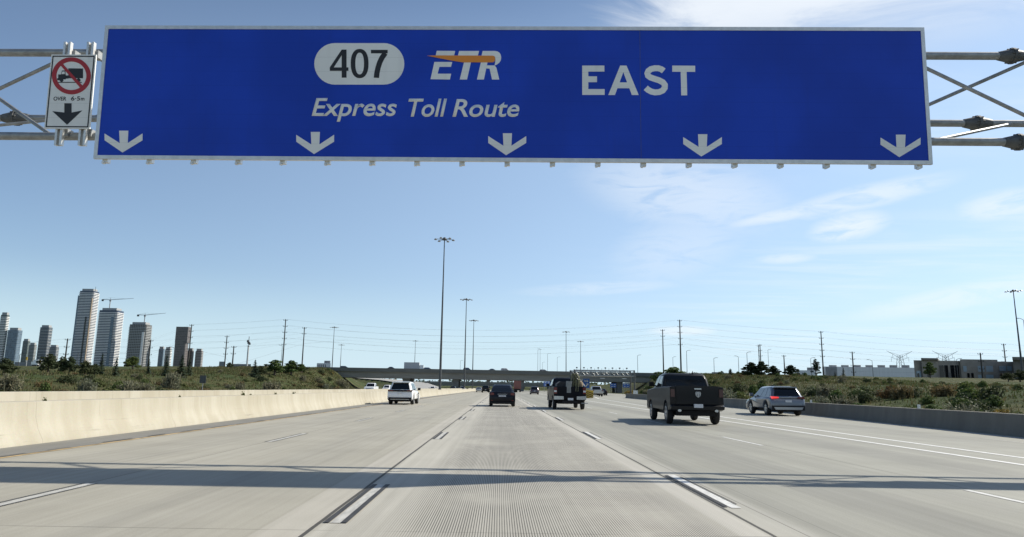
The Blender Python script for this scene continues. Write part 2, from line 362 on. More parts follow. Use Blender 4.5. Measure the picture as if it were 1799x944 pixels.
    bp = N(nt, 'ShaderNodeBump', {'Strength': .3, 'Distance': .004, 'Height': fine.outputs[0]}); nt.links.new(bp.outputs[0], bs.inputs['Normal'])
    return m
MT['road'] = road_material()
def ground_material():
    m = bpy.data.materials.new('rough grassland'); m.use_nodes = True; nt = m.node_tree; bs = nt.nodes['Principled BSDF']
    o = N(nt, 'ShaderNodeTexCoord').outputs['Object']
    n1 = N(nt, 'ShaderNodeTexNoise', {'Vector': o, 'Scale': .07, 'Detail': 6., 'Roughness': .65})
    n2 = N(nt, 'ShaderNodeTexNoise', {'Vector': o, 'Scale': .8, 'Detail': 6., 'Roughness': .7})
    n3 = N(nt, 'ShaderNodeTexNoise', {'Vector': o, 'Scale': .19, 'Detail': 4., 'Roughness': .6})
    c = MIX(nt, SMOOTH(nt, n1.outputs[0], .38, .62), (.048, .066, .024), (.084, .080, .036))
    c = MIX(nt, M_(nt, 'MULTIPLY', SMOOTH(nt, n3.outputs[0], .5, .7), .7), c, (.040, .056, .020))
    c = MIX(nt, .55, c, n2.outputs[0], 'OVERLAY')
    nt.links.new(c, bs.inputs['Base Color']); bs.inputs['Roughness'].default_value = .95; bs.inputs['Specular IOR Level'].default_value = .1
    bp = N(nt, 'ShaderNodeBump', {'Strength': 1., 'Distance': .6, 'Height': n2.outputs[0]}); nt.links.new(bp.outputs[0], bs.inputs['Normal'])
    return m
MT['ground'] = ground_material()
MT['paintwhite'] = mat('white road paint', (.56, .56, .53), .65, 0, .16, 7., stretch=(2, .6, 1))
MT['paintsolid'] = mat('solid line road paint', (.70, .70, .67), .6, 0, .08, 6.)
MT['paintworn'] = mat('worn white road paint', (.42, .415, .38), .7, 0, .2, 6., stretch=(3, .5, 1))
MT['tape'] = mat('black contrast tape', (.035, .034, .033), .7, 0, .3, 5., stretch=(3, .6, 1))
MT['paintyellow'] = mat('worn yellow road paint', (.42, .30, .14), .7, 0, .4, 3.)
MT['farroad'] = mat('pale road concrete', (.33, .325, .30), .8, 0, .1, .2)

# ------------------------------------------------------------------ ground, road, markings
FOOT_L = [(0, -35), (100, -35), (170, -38), (200, -45), (300, -60), (420, -70), (900, -160), (1500, -200)]
CREST_L = [(0, 2.0), (80, 2.2), (94, 2.4), (170, 4.8), (230, 7.0), (300, 8.6), (1500, 8.6)]
FOOT_R = [(0, 18.2), (40, 20.4), (112, 22.0), (135, 28), (160, 34), (230, 44), (300, 56), (420, 62), (1500, 120)]
CREST_R = [(0, 1.8), (60, 2.1), (84, 2.4), (144, 4.5), (220, 6.6), (300, 8.6), (1500, 8.6)]
FAR_ROAD = [(395, -46, 26, .04), (470, -52, 24, 1.0), (560, -70, 24, 4.2), (650, -100, 24, 7.0), (760, -150, 24, 10.0), (900, -225, 24, 12.8)]
def terrain(x, y):
    fl, fr = interp(y, FOOT_L), interp(y, FOOT_R)
    wl = interp(y, [(0, 24), (170, 20), (230, 13), (300, 14), (500, 40)]); wr = interp(y, [(0, 26), (150, 26), (300, 16), (500, 50)])
    if x < fl: z = interp(y, CREST_L)*sstep((fl-x)/wl)
    elif x > fr: z = interp(y, CREST_R)*sstep((x-fr)/wr)
    else: z = 0
    z = min(z, interp(-x, [(70, 8.9), (100, 7.4), (150, 5.3), (300, 5.0)]) if x < 0 else interp(x, [(72, 8.9), (110, 7.3), (150, 6.3), (300, 6.2)]))
    far = sstep((y-430)/520)*7.4
    z = max(z, far)
    if 380 < y < 1000:
        xc, zr = interp(y, [(a, b) for a, b, w, h in FAR_ROAD]), interp(y, [(a, h) for a, b, w, h in FAR_ROAD]); z = max(z, zr-max(0, abs(x-xc)-13)*.35)
    bumps = (math.sin(x*.21+y*.13)+math.sin(x*.09-y*.17+2)+math.sin(x*.37+y*.05))*.08
    return z-.12+(bumps if (x < fl-4 or x > fr+4) else 0)
def axis(bks):
    r = []
    for a, b, st in bks:
        k = max(1, round((b-a)/st)); r += [a+(b-a)*i/k for i in range(k)]
    return r+[bks[-1][1]]
xs = axis([(-3200, -600, 260), (-600, -240, 40), (-240, -70, 5), (-70, -30, 1.6), (-30, 16, 11.5), (16, 62, 1.6), (62, 160, 6), (160, 600, 40), (600, 3200, 260)])
ys = axis([(-300, 0, 60), (0, 340, 3.5), (340, 920, 20), (920, 1600, 80), (1600, 5200, 600)])
gv = [(x, y, terrain(x, y)) for y in ys for x in xs]; nx = len(xs)
raw_mesh('ground', gv, [(j*nx+i, j*nx+i+1, (j+1)*nx+i+1, (j+1)*nx+i) for j in range(len(ys)-1) for i in range(nx-1)], MT['ground'], 'structure', True)

RIGHT = [(-20, 15.4), (0, 15.5), (21.7, 16.5), (42, 18.3), (60, 19.3), (85, 20.0), (112, 20.4)]
rl = [(-30, -34, 16.5), (21, -34, 17.5), (60, -34, 20.5), (100, -34, 21.6), (112, -34.5, 22), (135, -36, 27), (160, -37.5, 33), (200, -44, 38), (300, -59, 40), (430, -62, 30)]
rv = [p for y, a, b in rl for p in ((a, y, 0), (b, y, 0))]
raw_mesh('road', rv, [(2*i, 2*i+1, 2*i+3, 2*i+2) for i in range(len(rl)-1)], MT['road'], 'structure')
# the far carriageway climbing away beyond the bridge
fp = FAR_ROAD; fq = [(y, interp(y, [(a, b) for a, b, w, h in fp]), interp(y, [(a, h) for a, b, w, h in fp])+.35) for y in range(395, 901, 20)]
raw_mesh('far_road', [q_ for y, x, z in fq for q_ in ((x-12, y, z), (x+12, y, z))], [(2*i, 2*i+1, 2*i+3, 2*i+2) for i in range(len(fq)-1)], MT['farroad'], 'structure')

def strips(name, segs, m, z=.006):
    vs, fs = [], []
    for (x0, y0, x1, y1, w) in segs:
        b = len(vs); vs += [(x0-w/2, y0, z), (x0+w/2, y0, z), (x1+w/2, y1, z), (x1-w/2, y1, z)]; fs.append((b, b+1, b+2, b+3))
    return raw_mesh(name, vs, fs, m, 'structure')
def dashes(x, first, ln, period, n, w, skew=0): return [(x+skew*(first+k*period), first+k*period, x+skew*(first+k*period+ln), first+k*period+ln, w) for k in range(n)]
dl = dashes(-5.3, 6.35, 3.0, 9.95, 24, .11)
strips('lane_marking', dl, MT['paintworn'], .005)
strips('lane_marking', [(a+s, b, c+s, d, .022) for a, b, c, d, w in dl for s in (-.085, .085)], MT['tape'], .009)
dl = dashes(-1.555, 6.9, 2.65, 10.95, 24, .10)
strips('lane_marking', dl, MT['paintworn'], .005)
strips('lane_marking', [(a+s, b, c+s, d, .062) for a, b, c, d, w in dl for s in (-.085, .085)], MT['tape'], .009)
dl = dashes(2.70, 8.0, 3.0, 10.6, 24, .115)
strips('lane_marking', dl, MT['paintwhite'], .005)
strips('lane_marking', [(a-.10, b+.05, c-.10, d-.1, .05) for a, b, c, d, w in dl], MT['tape'], .009)
strips('lane_marking', [(a+.085, b+.25, c+.085, d-.25, .022) for a, b, c, d, w in dl], MT['tape'], .009)
strips('lane_marking', dashes(6.47, 6.7, 3.0, 10.4, 24, .10), MT['paintwhite'], .005)
strips('lane_marking', [(9.93, -5, 10.02, 60, .15), (10.02, 60, 10.2, 100, .15), (10.2, 100, 9.9, 400, .15)], MT['paintsolid'], .005)
strips('lane_marking', [(10.85, -5, 11.25, 30, .15), (11.25, 30, 12.2, 60, .15), (12.2, 60, 14.2, 99, .15), (14.2, 99, 26, 200, .15)], MT['paintsolid'], .005)
strips('lane_marking', dashes(14.0, 9.0, 3.0, 9., 9, .09, .03), MT['paintworn'], .005)
strips('edge_marking', [(RIGHT[i][1]-.42, RIGHT[i][0], RIGHT[i+1][1]-.42, RIGHT[i+1][0], .14) for i in range(len(RIGHT)-1)], MT['paintwhite'], .005)
strips('edge_marking', [(-8.52, -10, -8.52, 330, .10)], MT['paintyellow'], .005)
rr = random.Random(8)
# seams of dried sealant along the shoulder joint
strips('joint_sealant', [(-8.66+rr.uniform(-.03, .03), y, -8.66+rr.uniform(-.03, .03), y+rr.uniform(.5, 2.2), rr.uniform(.015, .05)) for y in [8+k*1.9 for k in range(40)]], MT['tape'], .012)

# ------------------------------------------------------------------ barriers
def barrier(name, path, prof, m, label, cat='barrier'):
    """prof (offset to the right of the path, z), swept along path"""
    mb = MB(); rings = []
    for i, (x, y) in enumerate(path):
        a, b = path[max(0, i-1)], path[min(len(path)-1, i+1)]
        d = Vector((b[0]-a[0], b[1]-a[1], 0)).normalized(); n = Vector((d.y, -d.x, 0))
        rings.append([Vector((x, y, 0))+n*o+Vector((0, 0, z)) for o, z in prof])
    mb.loft(rings)
    return tag(mb.build(name, m, None, True), label, cat)
yb = [-20, 10, 40, 80, 120, 160, 200, 250, 300, 360, 420]
def nbx(y): return -9.80 if y < 300 else -9.8
barrier('concrete_barrier', [(nbx(y), y) for y in yb],
        [(.03, 0), (.02, .07), (-.11, .30), (-.19, .55), (-.215, .865), (-.24, .88), (-.52, .88), (-.545, .865), (-.60, .3), (-.75, 0)], MT['wall_pale'],
        'pale sunlit concrete median wall beside the yellow edge line')
barrier('concrete_barrier', [(-14.0, y) for y in yb],
        [(.05, 0), (0, .2), (-.05, .985), (-.07, 1.0), (-.40, 1.0), (-.42, .985), (-.5, .2), (-.6, 0)], MT['wall_pale'],
        'second pale median wall, taller, showing behind the sunlit one')
MT['medfill'] = mat('median fill', (.24, .23, .2), .9, 0, .2, 2.)
raw_mesh('median', [(-13.9, -20, .35), (-10.3, -20, .35), (-10.3, 420, .35), (-13.9, 420, .35)], [(0, 1, 2, 3)], MT['medfill'], 'structure')
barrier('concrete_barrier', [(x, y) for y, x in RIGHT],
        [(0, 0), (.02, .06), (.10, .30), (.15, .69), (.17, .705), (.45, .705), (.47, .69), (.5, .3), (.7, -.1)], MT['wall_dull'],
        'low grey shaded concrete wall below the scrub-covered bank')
barrier('concrete_barrier', [(-34.0, y) for y in (-20, 40, 100, 140, 148)], [(0, 0), (-.12, .45), (-.4, .45), (-.5, 0)], MT['wall_pale'],
        'low pale barrier along the far shoulder, ending near the white pickup')
for px, y in ((1675, 718), (1443, 707)):
    p = gnd(px, y+1, .70); mb = MB().box(-.05, .05, -.03, .03, .0, .16).tube((0, -.035, .12), (0, -.045, .12), .03)
    k = mb.build('barrier_marker', MT['signwhite']); k.location = (interp(p.y, RIGHT)+.3, p.y, .705)
    tag(k, 'small white marker on the shaded wall %s' % ('near the picture edge' if px > 1600 else 'behind the grey crossover'), 'marker', 'white markers on the shaded wall')

# ------------------------------------------------------------------ gantry truss and signs
SGA, SGB = Vector((-8.30, 13.40, 5.765)), Vector((8.48, 12.76, 5.765))
SW = (SGB-SGA).length; SU = (SGB-SGA).normalized(); SN = Vector((SU.y, -SU.x, 0)).normalized()   # SN faces the traffic
if SN.y > 0: SN = -SN
TILT = R(3.0); SV = Vector((0, 0, 1))*math.cos(TILT)+SN*math.sin(TILT); SNN = SN*math.cos(TILT)-Vector((0, 0, 1))*math.sin(TILT)
def suv(px, py):
    d = ray(px, py); t = (SGA-EYE).dot(SNN)/d.dot(SNN); p = EYE+d*t-SGA
    return (p.dot(SU), p.dot(SV))
SH = suv(900, 47)[1]
def sp(u, v, d=0.): return SGA+SU*u+SV*v+SNN*d

# the truss axes: one top chord, two bottom chords, running parallel to the sign
def chord(px, py, Y0):                         # a line parallel to SU through the pixel at depth Y0
    p = at(px, py, Y0); return p
C1, C2, C3 = chord(1700, 98.5, 13.7), chord(1700, 249.5, 13.15), chord(1700, 217, 14.2)
def on(c, x): return c+SU*((x-c.x)/SU.x)
gt = thing('gantry', 'galvanised steel tube truss carrying the big blue sign', 'gantry', (0, 13.4, 0))
def gm(fn, name, m='galv', smooth=True):
    mb = MB(); fn(mb); o = mb.build(name, MT[m], gt, smooth); o.matrix_parent_inverse = Matrix.Translation((0, -13.4, 0)); return o
XL, XR = -13.0, 21.5
for c, r in ((C1, .085), (C2, .085), (C3, .080)):
    gm(lambda mb: mb.tube(on(c, XL), on(c, XR), r, n=14), 'chord')
mods = [(-13.0), (-9.4), (-5.8), (-2.2), 1.4, 5.0, 8.55, 11.9, 15.2, 18.4, 21.5]
for i in range(len(mods)-1):
    a, b = mods[i], mods[i+1]
    gm(lambda mb: mb.tube(on(C1, a+.1), on(C2, b-.1), .040, n=8), 'diagonal_brace')
    gm(lambda mb: mb.tube(on(C3, a), on(C1, b-.25), .040, n=8), 'diagonal_brace')
    gm(lambda mb: mb.tube(on(C2, a+.15), on(C3, b-.6), .036, n=8), 'diagonal_brace')
def flange(mb, c, x, r=.15):
    a, b = on(c, x-.03), on(c, x+.03)
    mb.tube(on(c, x-.30), a, r*.62, r*1.02, 14); mb.tube(a, b, r*1.18, n=14); mb.tube(b, on(c, x+.30), r*1.02, r*.62, 14)
    for k in range(8):
        t = k*math.pi/4; off = Vector((0, math.cos(t), math.sin(t)))*r*1.02
        mb.tube(on(c, x-.08)+off, on(c, x+.08)+off, .018, n=6)
for c, xx in ((C1, at(1780, 97, C1.y-.08).x), (C3, at(1716, 217, C3.y).x), (C2, at(1792, 250, C2.y-.08).x), (C1, -12.2), (C2, -12.3), (C3, at(1, 205, C3.y+.35).x)):
    gm(lambda mb: flange(mb, c, xx), 'bolted_flange', 'darksteel')
for x in (-12.4, 20.6):
    gm(lambda mb: (mb.tube(Vector((on(C3, x).x, on(C3, x).y-.6, -.1)), Vector((on(C3, x).x, on(C3, x).y-.6, on(C1, x).z+.3)), .24, .2, 16)), 'column')

MT['sign_back'] = mat('bare sign back', (.45, .46, .46), .45, .5, .08, 4.)
big = thing('highway_sign', 'huge blue overhead sign with express toll route lettering and five down arrows', 'road sign', SGA)
def sg(mb, name, m, parent=big, smooth=False):
    o = mb.build(name, MT[m], parent, smooth); o.matrix_parent_inverse = Matrix.Translation(-SGA) if parent is big else Matrix.Identity(4); return o
FR = .075
panel = sg(MB().prism([(FR, FR), (SW-FR, FR), (SW-FR, SH-FR), (FR, SH-FR)], sp, -.04, 0), 'panel', 'signblue')
mb = MB()
for a in ((0, 0, SW, FR), (0, SH-FR, SW, SH), (0, FR, FR, SH-FR), (SW-FR, FR, SW, SH-FR)):
    mb.prism([(a[0], a[1]), (a[2], a[1]), (a[2], a[3]), (a[0], a[3])], sp, -.05, .012)
sg(mb, 'frame', 'alu')
us = suv(1125, 150)[0]
sg(MB().prism([(us-.003, FR), (us+.003, FR), (us+.003, SH-FR), (us-.003, SH-FR)], sp, .001, .003), 'panel_joint', 'darksteel')
for k in range(19):                                     # mounting Z-bars: the stubs under the sign and rails behind it
    u = .20+k*(SW-.42)/18; mb = MB()
    mb.prism([(u-.05, -.055), (u+.055, -.055), (u+.055, SH-.05), (u-.05, SH-.05)], sp, -.16, -.055)
    mb.prism([(u-.05, -.085), (u-.005, -.085), (u-.005, -.04), (u-.05, -.04)], sp, -.10, -.03)
    sg(mb, 'mounting_rail', 'alu')
D0, D1 = .0, .006
def shear_poly(pts, px): return [suv(*p) for p in pts] if px else pts
def glyph(polys, name, m, d=(D0, D1)):
    mb = MB()
    for p in polys: mb.prism([suv(*q) for q in p], sp, *d)
    return sg(mb, name, m)
def stroke(pts, w):                                     # flat ribbon with butt ends, as quads, along 2-D points
    out = []; L_, R_ = [], []
    for i, p in enumerate(pts):
        a, b = pts[max(0, i-1)], pts[min(len(pts)-1, i+1)]
        dx, dy = b[0]-a[0], b[1]-a[1]; l = math.hypot(dx, dy) or 1; nx_, ny_ = -dy/l*w/2, dx/l*w/2
        L_.append((p[0]+nx_, p[1]+ny_)); R_.append((p[0]-nx_, p[1]-ny_))
    return [L_+R_[::-1]]
def ribbon(mb, pts, w, fn, d0, d1):
    (poly,) = stroke(pts, w); n = len(pts); L_, R_ = poly[:n], poly[n:][::-1]; vs = []
    for (a, b) in zip(L_, R_): vs += [fn(*a, d0), fn(*b, d0), fn(*a, d1), fn(*b, d1)]
    fs = [(0, 1, 3, 2), (4*n-4, 4*n-3, 4*n-1, 4*n-2)]
    for i in range(n-1):
        o = 4*i; fs += [(o, o+1, o+5, o+4), (o+2, o+3, o+7, o+6), (o, o+2, o+6, o+4), (o+1, o+3, o+7, o+5)]
    mb.add(vs, fs)
# number shield
def stadium(x0, x1, y0, y1, n=18):
    r = (y1-y0)/2; cy = (y0+y1)/2; ps = []
    for k in range(n+1): t = -math.pi/2+math.pi*k/n; ps.append((x1-r*1.0+r*math.cos(t), cy+r*math.sin(t)))
    for k in range(n+1): t = math.pi/2+math.pi*k/n; ps.append((x0+r+r*math.cos(t), cy+r*math.sin(t)))
    return ps
glyph([stadium(552.3, 710.3, 76.2, 149)], 'route_shield', 'signwhite')
G0, G1 = .006, .010
# 407
mb = MB()
for p in ([(600.5, 87.8), (609, 87.8), (609, 119), (600.5, 119)], [(579.6, 119), (612.3, 119), (612.3, 125), (579.6, 125)], [(600.5, 125), (609, 125), (609, 137), (600.5, 137)],
          [(600.5, 87.8), (600.5, 97.5), (586.5, 119), (579.6, 119)]):
    mb.prism([suv(*q) for q in p], sp, G0, G1)
def ellipse_ring(mb, cx, cy, rx, ry, tx, ty, fn, d0, d1, n=40, p=2.3):
    vs = []
    for k in range(n):
        t = 2*math.pi*k/n; c, s_ = math.cos(t), math.sin(t)
        c2, s2 = math.copysign(abs(c)**(2/p), c), math.copysign(abs(s_)**(2/p), s_)
        for (a, b) in ((rx, ry), (rx-tx, ry-ty)):
            q = suv(cx+a*c2, cy+b*s2)
            vs += [fn(*q, d0), fn(*q, d1)]
    fs = []
    for k in range(n):
        a, b = 4*k, 4*((k+1) % n); fs += [(a, b, b+2, a+2), (a+1, b+1, b+3, a+3), (a, b, b+1, a+1), (a+2, b+2, b+3, a+3)]
    mb.add(vs, fs)
ellipse_ring(mb, 632, 112.2, 15.6, 25.6, 8.0, 6.4, sp, G0, G1)
mb.prism([suv(*q) for q in [(651.8, 88.2), (681.2, 88.2), (681.2, 94.3), (651.8, 94.3)]], sp, G0, G1)
cur = [(677.0, 94.0), (671.5, 101.5), (667.3, 110), (664.3, 119.5), (662.3, 129), (661.4, 137.2)]
ribbon(mb, [suv(*q) for q in cur], suv(9, 0)[0]-suv(0, 0)[0], sp, G0, G1-.0005)
sg(mb, 'lettering', 'signblack')
# ETR emblem
def Z(x, y): return (500+x/3.776, 50+y/3.776)
mb = MB()
for p in ([(1010, 150), (1132, 151), (1124, 183), (1002, 183)], [(994, 224), (1112, 224), (1104, 256), (1027, 256), (1015, 302), (1105, 302), (1097, 340), (968, 338)],
          [(1158, 151), (1290, 151), (1282, 183), (1150, 183)], [(1190, 227), (1236, 227), (1210, 340), (1162, 340)],
          [(1314, 151), (1395, 151), (1412, 154), (1425, 162), (1434, 176), (1437, 195), (1434, 213), (1424, 229), (1408, 241), (1393, 247), (1397, 226), (1399, 204), (1394, 187), (1384, 183), (1306, 183)],
          [(1302, 227), (1346, 227), (1322, 340), (1276, 340)], [(1340, 247), (1393, 247), (1405, 262), (1424, 340), (1376, 340), (1360, 268), (1336, 266)]):
    mb.prism([suv(*Z(*q)) for q in p], sp, D0, D1)
sg(mb, 'lettering', 'signwhite')
glyph([[Z(*q) for q in ((945, 183), (1005, 181), (1384, 183), (1393, 188), (1398, 203), (1393, 220), (1382, 227), (1180, 227), (1090, 212))]], 'emblem_streak', 'signorange', (.007, .011))
# EAST
def ZE(x, y): return (960+x/3.932, 60+y/3.932)
mb = MB()
for p in ([(247, 219), (289, 219), (289, 421), (247, 421)], [(289, 219), (400, 219), (400, 260), (289, 260)], [(289, 293), (349, 293), (349, 333), (289, 333)], [(289, 381), (402, 381), (402, 421), (289, 421)],
          [(509, 219), (531, 219), (531, 264), (473, 422), (427, 422)], [(531, 219), (553, 219), (637, 422), (590, 422), (531, 264)], [(505, 335), (557.5, 335), (572.4, 375), (490.3, 375)],
          [(869, 219), (1027, 220), (1027, 262), (869, 261)], [(927, 261.5), (968, 261.5), (972, 424), (931, 424)]):
    mb.prism([suv(*ZE(*q)) for q in p], sp, D0, D1)
Sc = [(810, 256), (794, 244), (772, 237), (748, 237), (722, 243), (704, 256), (697, 272), (701, 288), (717, 300), (745, 310), (777, 320), (804, 334), (818, 352), (817, 372), (803, 391), (778, 402), (750, 404), (724, 398), (702, 386), (686, 372)]
ribbon(mb, [suv(*ZE(*q)) for q in Sc], suv(1010.6, 0)[0]-suv(1000, 0)[0], sp, D0, D1-.0005)
sg(mb, 'lettering', 'signwhite')
def text_mesh(s, size_h, shear=0., bold=0., space=1., word=1.):
    cu = bpy.data.curves.new('lettering', 'FONT'); cu.body = s; cu.size = 1; cu.shear = shear; cu.offset = bold; cu.space_character = space; cu.space_word = word
    o = bpy.data.objects.new('lettering', cu); COL.objects.link(o)
    bpy.context.view_layer.update()
    me = bpy.data.meshes.new_from_object(o.evaluated_get(bpy.context.evaluated_depsgraph_get()))
    bpy.data.objects.remove(o); bpy.data.curves.remove(cu)
    return me
def put_text(s, x0, x1, ybase, ycap, m, name, parent, fn=sp, uvf=suv, cap=.729, shear=0., bold=0., d=.006, inv=None):
    me = text_mesh(s, 1, shear, bold)
    mnx, mxx = min(v.co.x for v in me.vertices), max(v.co.x for v in me.vertices)
    a, b = uvf(x0, ybase), uvf(x1, ybase); h = uvf(x0, ycap)[1]-a[1]
    bm = bmesh.new(); bm.from_mesh(me)
    r = bmesh.ops.extrude_face_region(bm, geom=bm.faces[:]); tops = [g for g in r['geom'] if isinstance(g, bmesh.types.BMVert)]
    ts = set(tops)
    for v in bm.verts:
        u = a[0]+(v.co.x-mnx)/(mxx-mnx)*(b[0]-a[0]); w = a[1]+v.co.y/cap*h
        base = (a[1]-a[1])+(b[1]-a[1])*(v.co.x-mnx)/(mxx-mnx)
        v.co = fn(u, w+base, d if v in ts else .0)
    bmesh.ops.recalc_face_normals(bm, faces=bm.faces); bm.to_mesh(me); bm.free()
    me.materials.append(MT[m]); o = bpy.data.objects.new(name, me); COL.objects.link(o); o.parent = parent
    if inv: o.matrix_parent_inverse = inv
    return o
INV = Matrix.Translation(-SGA)
put_text('Express', 547.7, 696.5, 203.4, 171.3, 'signwhite', 'lettering', big, shear=.2, bold=.014, inv=INV)
put_text('Toll', 716.6, 784.5, 204.6, 172.3, 'signwhite', 'lettering', big, shear=.2, bold=.014, inv=INV)
put_text('Route', 795.0, 912.3, 204.8, 173, 'signwhite', 'lettering', big, shear=.2, bold=.014, inv=INV)
for (x0, x1, y0, y1) in ((184, 250.5, 230, 268.3), (520.6, 587, 232.2, 271), (857.8, 924.5, 234.5, 273), (1200.2, 1268, 236.2, 275.3), (1546.8, 1617, 237, 276.4)):
    def A(u, v): return (x0+(x1-x0)*u, y0+(y1-y0)*v)
    glyph([[A(.385, 0), A(.625, 0), A(.61, .57), A(.5, .78), A(.40, .57)], [A(0, .13), A(.40, .57), A(.5, .78), A(.47, 1.0), A(0, .44)], [A(1, .13), A(1, .44), A(.47, 1.0), A(.5, .78), A(.61, .57)]], 'lane_arrow', 'signwhite')

# small regulatory sign on the left of the truss
RA = at(77.5, 226, 13.62); RB = RA+SU*(at(157.5, 224.5, 13.62)-RA).dot(SU)
def rp(u, v, d=0.): return RA+SU*u+SV*v+SNN*d
def ruv(px, py):
    d_ = ray(px, py); t = (RA-EYE).dot(SNN)/d_.dot(SNN); p = EYE+d_*t-RA; return (p.dot(SU), p.dot(SV))
reg = thing('regulatory_sign', 'white sign banning trucks over 6.5 m, clamped to the truss', 'road sign', RA)
RI = Matrix.Translation(-RA)
def rg(mb, name, m):
    o = mb.build(name, MT[m], reg); o.matrix_parent_inverse = RI; return o
RW = ruv(157.5, 224)[0]; RH = ruv(120, 96)[1]
rg(MB().prism([(0, 0), (RW, 0), (RW, RH), (0, RH)], rp, -.03, 0), 'panel', 'signwhite')
mb = MB(); b0, b1 = .028, .052
for a in ((b0, b0, RW-b0, b1), (b0, RH-b1, RW-b0, RH-b0), (b0, b1, b1, RH-b1), (RW-b1, b1, RW-b0, RH-b1)):
    mb.prism([(a[0], a[1]), (a[2], a[1]), (a[2], a[3]), (a[0], a[3])], rp, 0, .004)
rg(mb, 'border', 'signblack')
def ZR(x, y): return (x/3.632, 40+y/3.632)
mb = MB()
for p in ([(437, 292), (530, 293), (530, 355), (437, 355)], [(372, 331), (420, 331), (420, 362), (372, 362)], [(390, 331), (396, 306), (418, 306), (418, 331)], [(366, 355), (382, 355), (382, 368), (366, 368)],
          [(418, 338), (437, 338), (437, 357), (418, 357)], [(370, 379), (522, 379), (522, 384), (370, 384)]):
    mb.prism([ruv(*ZR(*q)) for q in p], rp, 0, .004)
for cx, cy in ((393, 367), (502, 367)):
    mb.prism([ruv(*ZR(cx+12*math.cos(t*math.pi/8), cy+12*math.sin(t*math.pi/8))) for t in range(16)], rp, .001, .005)
rg(mb, 'truck_symbol', 'signblack')
rg(MB().prism([ruv(*ZR(*q)) for q in ((399, 313), (414, 313), (414, 329), (394, 329))], rp, .0045, .007), 'cab_window', 'signwhite')
mb = MB()
n = 40; vs = []; c0 = (456.5, 340)
for k in range(n):
    t = 2*math.pi*k/n
    for r_ in (1., .775):
        q = ruv(*ZR(c0[0]+124*r_*math.cos(t), c0[1]+118*r_*math.sin(t))); vs += [rp(*q, .0), rp(*q, .008)]
fs = []
for k in range(n):
    a, b = 4*k, 4*((k+1) % n); fs += [(a, b, b+2, a+2), (a+1, b+1, b+3, a+3), (a, b, b+1, a+1), (a+2, b+2, b+3, a+3)]
mb.add(vs, fs)
mb.prism([ruv(*ZR(*q)) for q in ((384, 270), (401, 262), (527, 402), (511, 414))], rp, .0055, .0085)
rg(mb, 'prohibition_ring', 'signred')
mb = MB()
for p in ([(411, 515), (457, 515), (457, 574), (411, 574)], [(334, 565), (411, 574), (457, 574), (525, 561), (428, 652)]):
    mb.prism([ruv(*ZR(*q)) for q in p], rp, 0, .004)
rg(mb, 'lane_arrow', 'signblack')
put_text('OVER', *[ZR(341, 0)[0], ZR(422, 0)[0]], ZR(0, 497)[1], ZR(0, 472)[1], 'signblack', 'lettering', reg, rp, ruv, bold=.012, d=.004, inv=RI)
put_text('6·5', *[ZR(453, 0)[0], ZR(510, 0)[0]], ZR(0, 497)[1], ZR(0, 470)[1], 'signblack', 'lettering', reg, rp, ruv, bold=.012, d=.004, inv=RI)
put_text('m', *[ZR(516, 0)[0], ZR(538, 0)[0]], ZR(0, 497)[1], ZR(0, 472)[1], 'signblack', 'lettering', reg, rp, ruv, bold=.012, d=.004, inv=RI)
for ux in (.28, .80):
    u = RW*ux+.02; mb = MB()
    for (a, b) in ((-.075, -.03), (.03, .075)):
        mb.prism([(u+a, -.34), (u+b, -.34), (u+b, RH+.30), (u+a, RH+.30)], rp, -.12, -.035)
    mb.prism([(u-.03, -.34), (u+.03, -.34), (u+.03, RH+.30), (u-.03, RH+.30)], rp, -.12, -.10)
    rg(mb, 'mounting_rail', 'alu')
    for v in (.0, RH+.11): rg(MB().prism([(u+.02, v-.12), (u+.13, v-.12), (u+.13, v+.04), (u+.02, v+.04)], rp, -.30, -.12), 'clamp', 'galv')
# the next sign along the same truss, just outside the frame; its shadow lies on the right-hand lanes
NS = thing('highway_sign', 'blue overhead sign further along the truss, over the exit lane', 'road sign', on(C2, 12.9)+SN*.12)
o = MB().box(0, 7.6, -.03, .03, -.5, 1.05).build('panel', MT['signblue'], NS)
mb = MB()
for a in ((0, 7.6, -.58, -.5), (0, 7.6, 1.05, 1.13)): mb.box(a[0], a[1], -.04, .04, a[2], a[3])
mb.build('frame', MT['alu'], NS); NS.rotation_euler = (0, 0, math.atan2(SU.y, SU.x))

# ------------------------------------------------------------------ overpass
BY = 300.0
def bz(py, px=880): return at(px, py, BY).z
ov = thing('overpass', 'long grey concrete road bridge crossing the whole motorway', 'bridge', (0, BY, 0))
XA, XB = -78.0, 74.0
ZT, ZM, ZB = 8.95, 7.35, 4.75
def bslope(x): return -.0035*x
def bridge_box(name, y0, y1, z0, z1, m, xa=XA, xb=XB):
    mb = MB(); mb.loft([[Vector((x, y0, z0+bslope(x))), Vector((x, y1, z0+bslope(x))), Vector((x, y1, z1+bslope(x))), Vector((x, y0, z1+bslope(x)))] for x in (xa, (xa+xb)/2, xb)])
    return mb.build(name, MT[m], ov)
bridge_box('girder', .4, 17.6, ZB, ZM, 'bridge'); bridge_box('deck', -.097, 18.097, ZM+.003, ZM+.75, 'bridge_rail')
bridge_box('parapet', -.45, -.1, ZM-.05, ZT, 'bridge_rail'); bridge_box('parapet', 18.1, 18.45, ZM-.05, ZT, 'bridge_rail')
for px, w in ((712, 2.9), (800, 2.6), (857, 1.2), (917.5, 1.7), (976, 2.2), (1090, 2.4)):
    x = at(px, 680, BY).x
    for yy in (2.5, 9., 15.5): MB().loft([[Vector((x+a*w*k/2, yy+b*.7, z)) for a, b in ((-1, -1), (1, -1), (1, 1), (-1, 1))] for z, k in ((-.3, .9), (3.6, .9), (ZB+bslope(x)+.05, 1.25))]).build('pier', MT['pier'], ov)
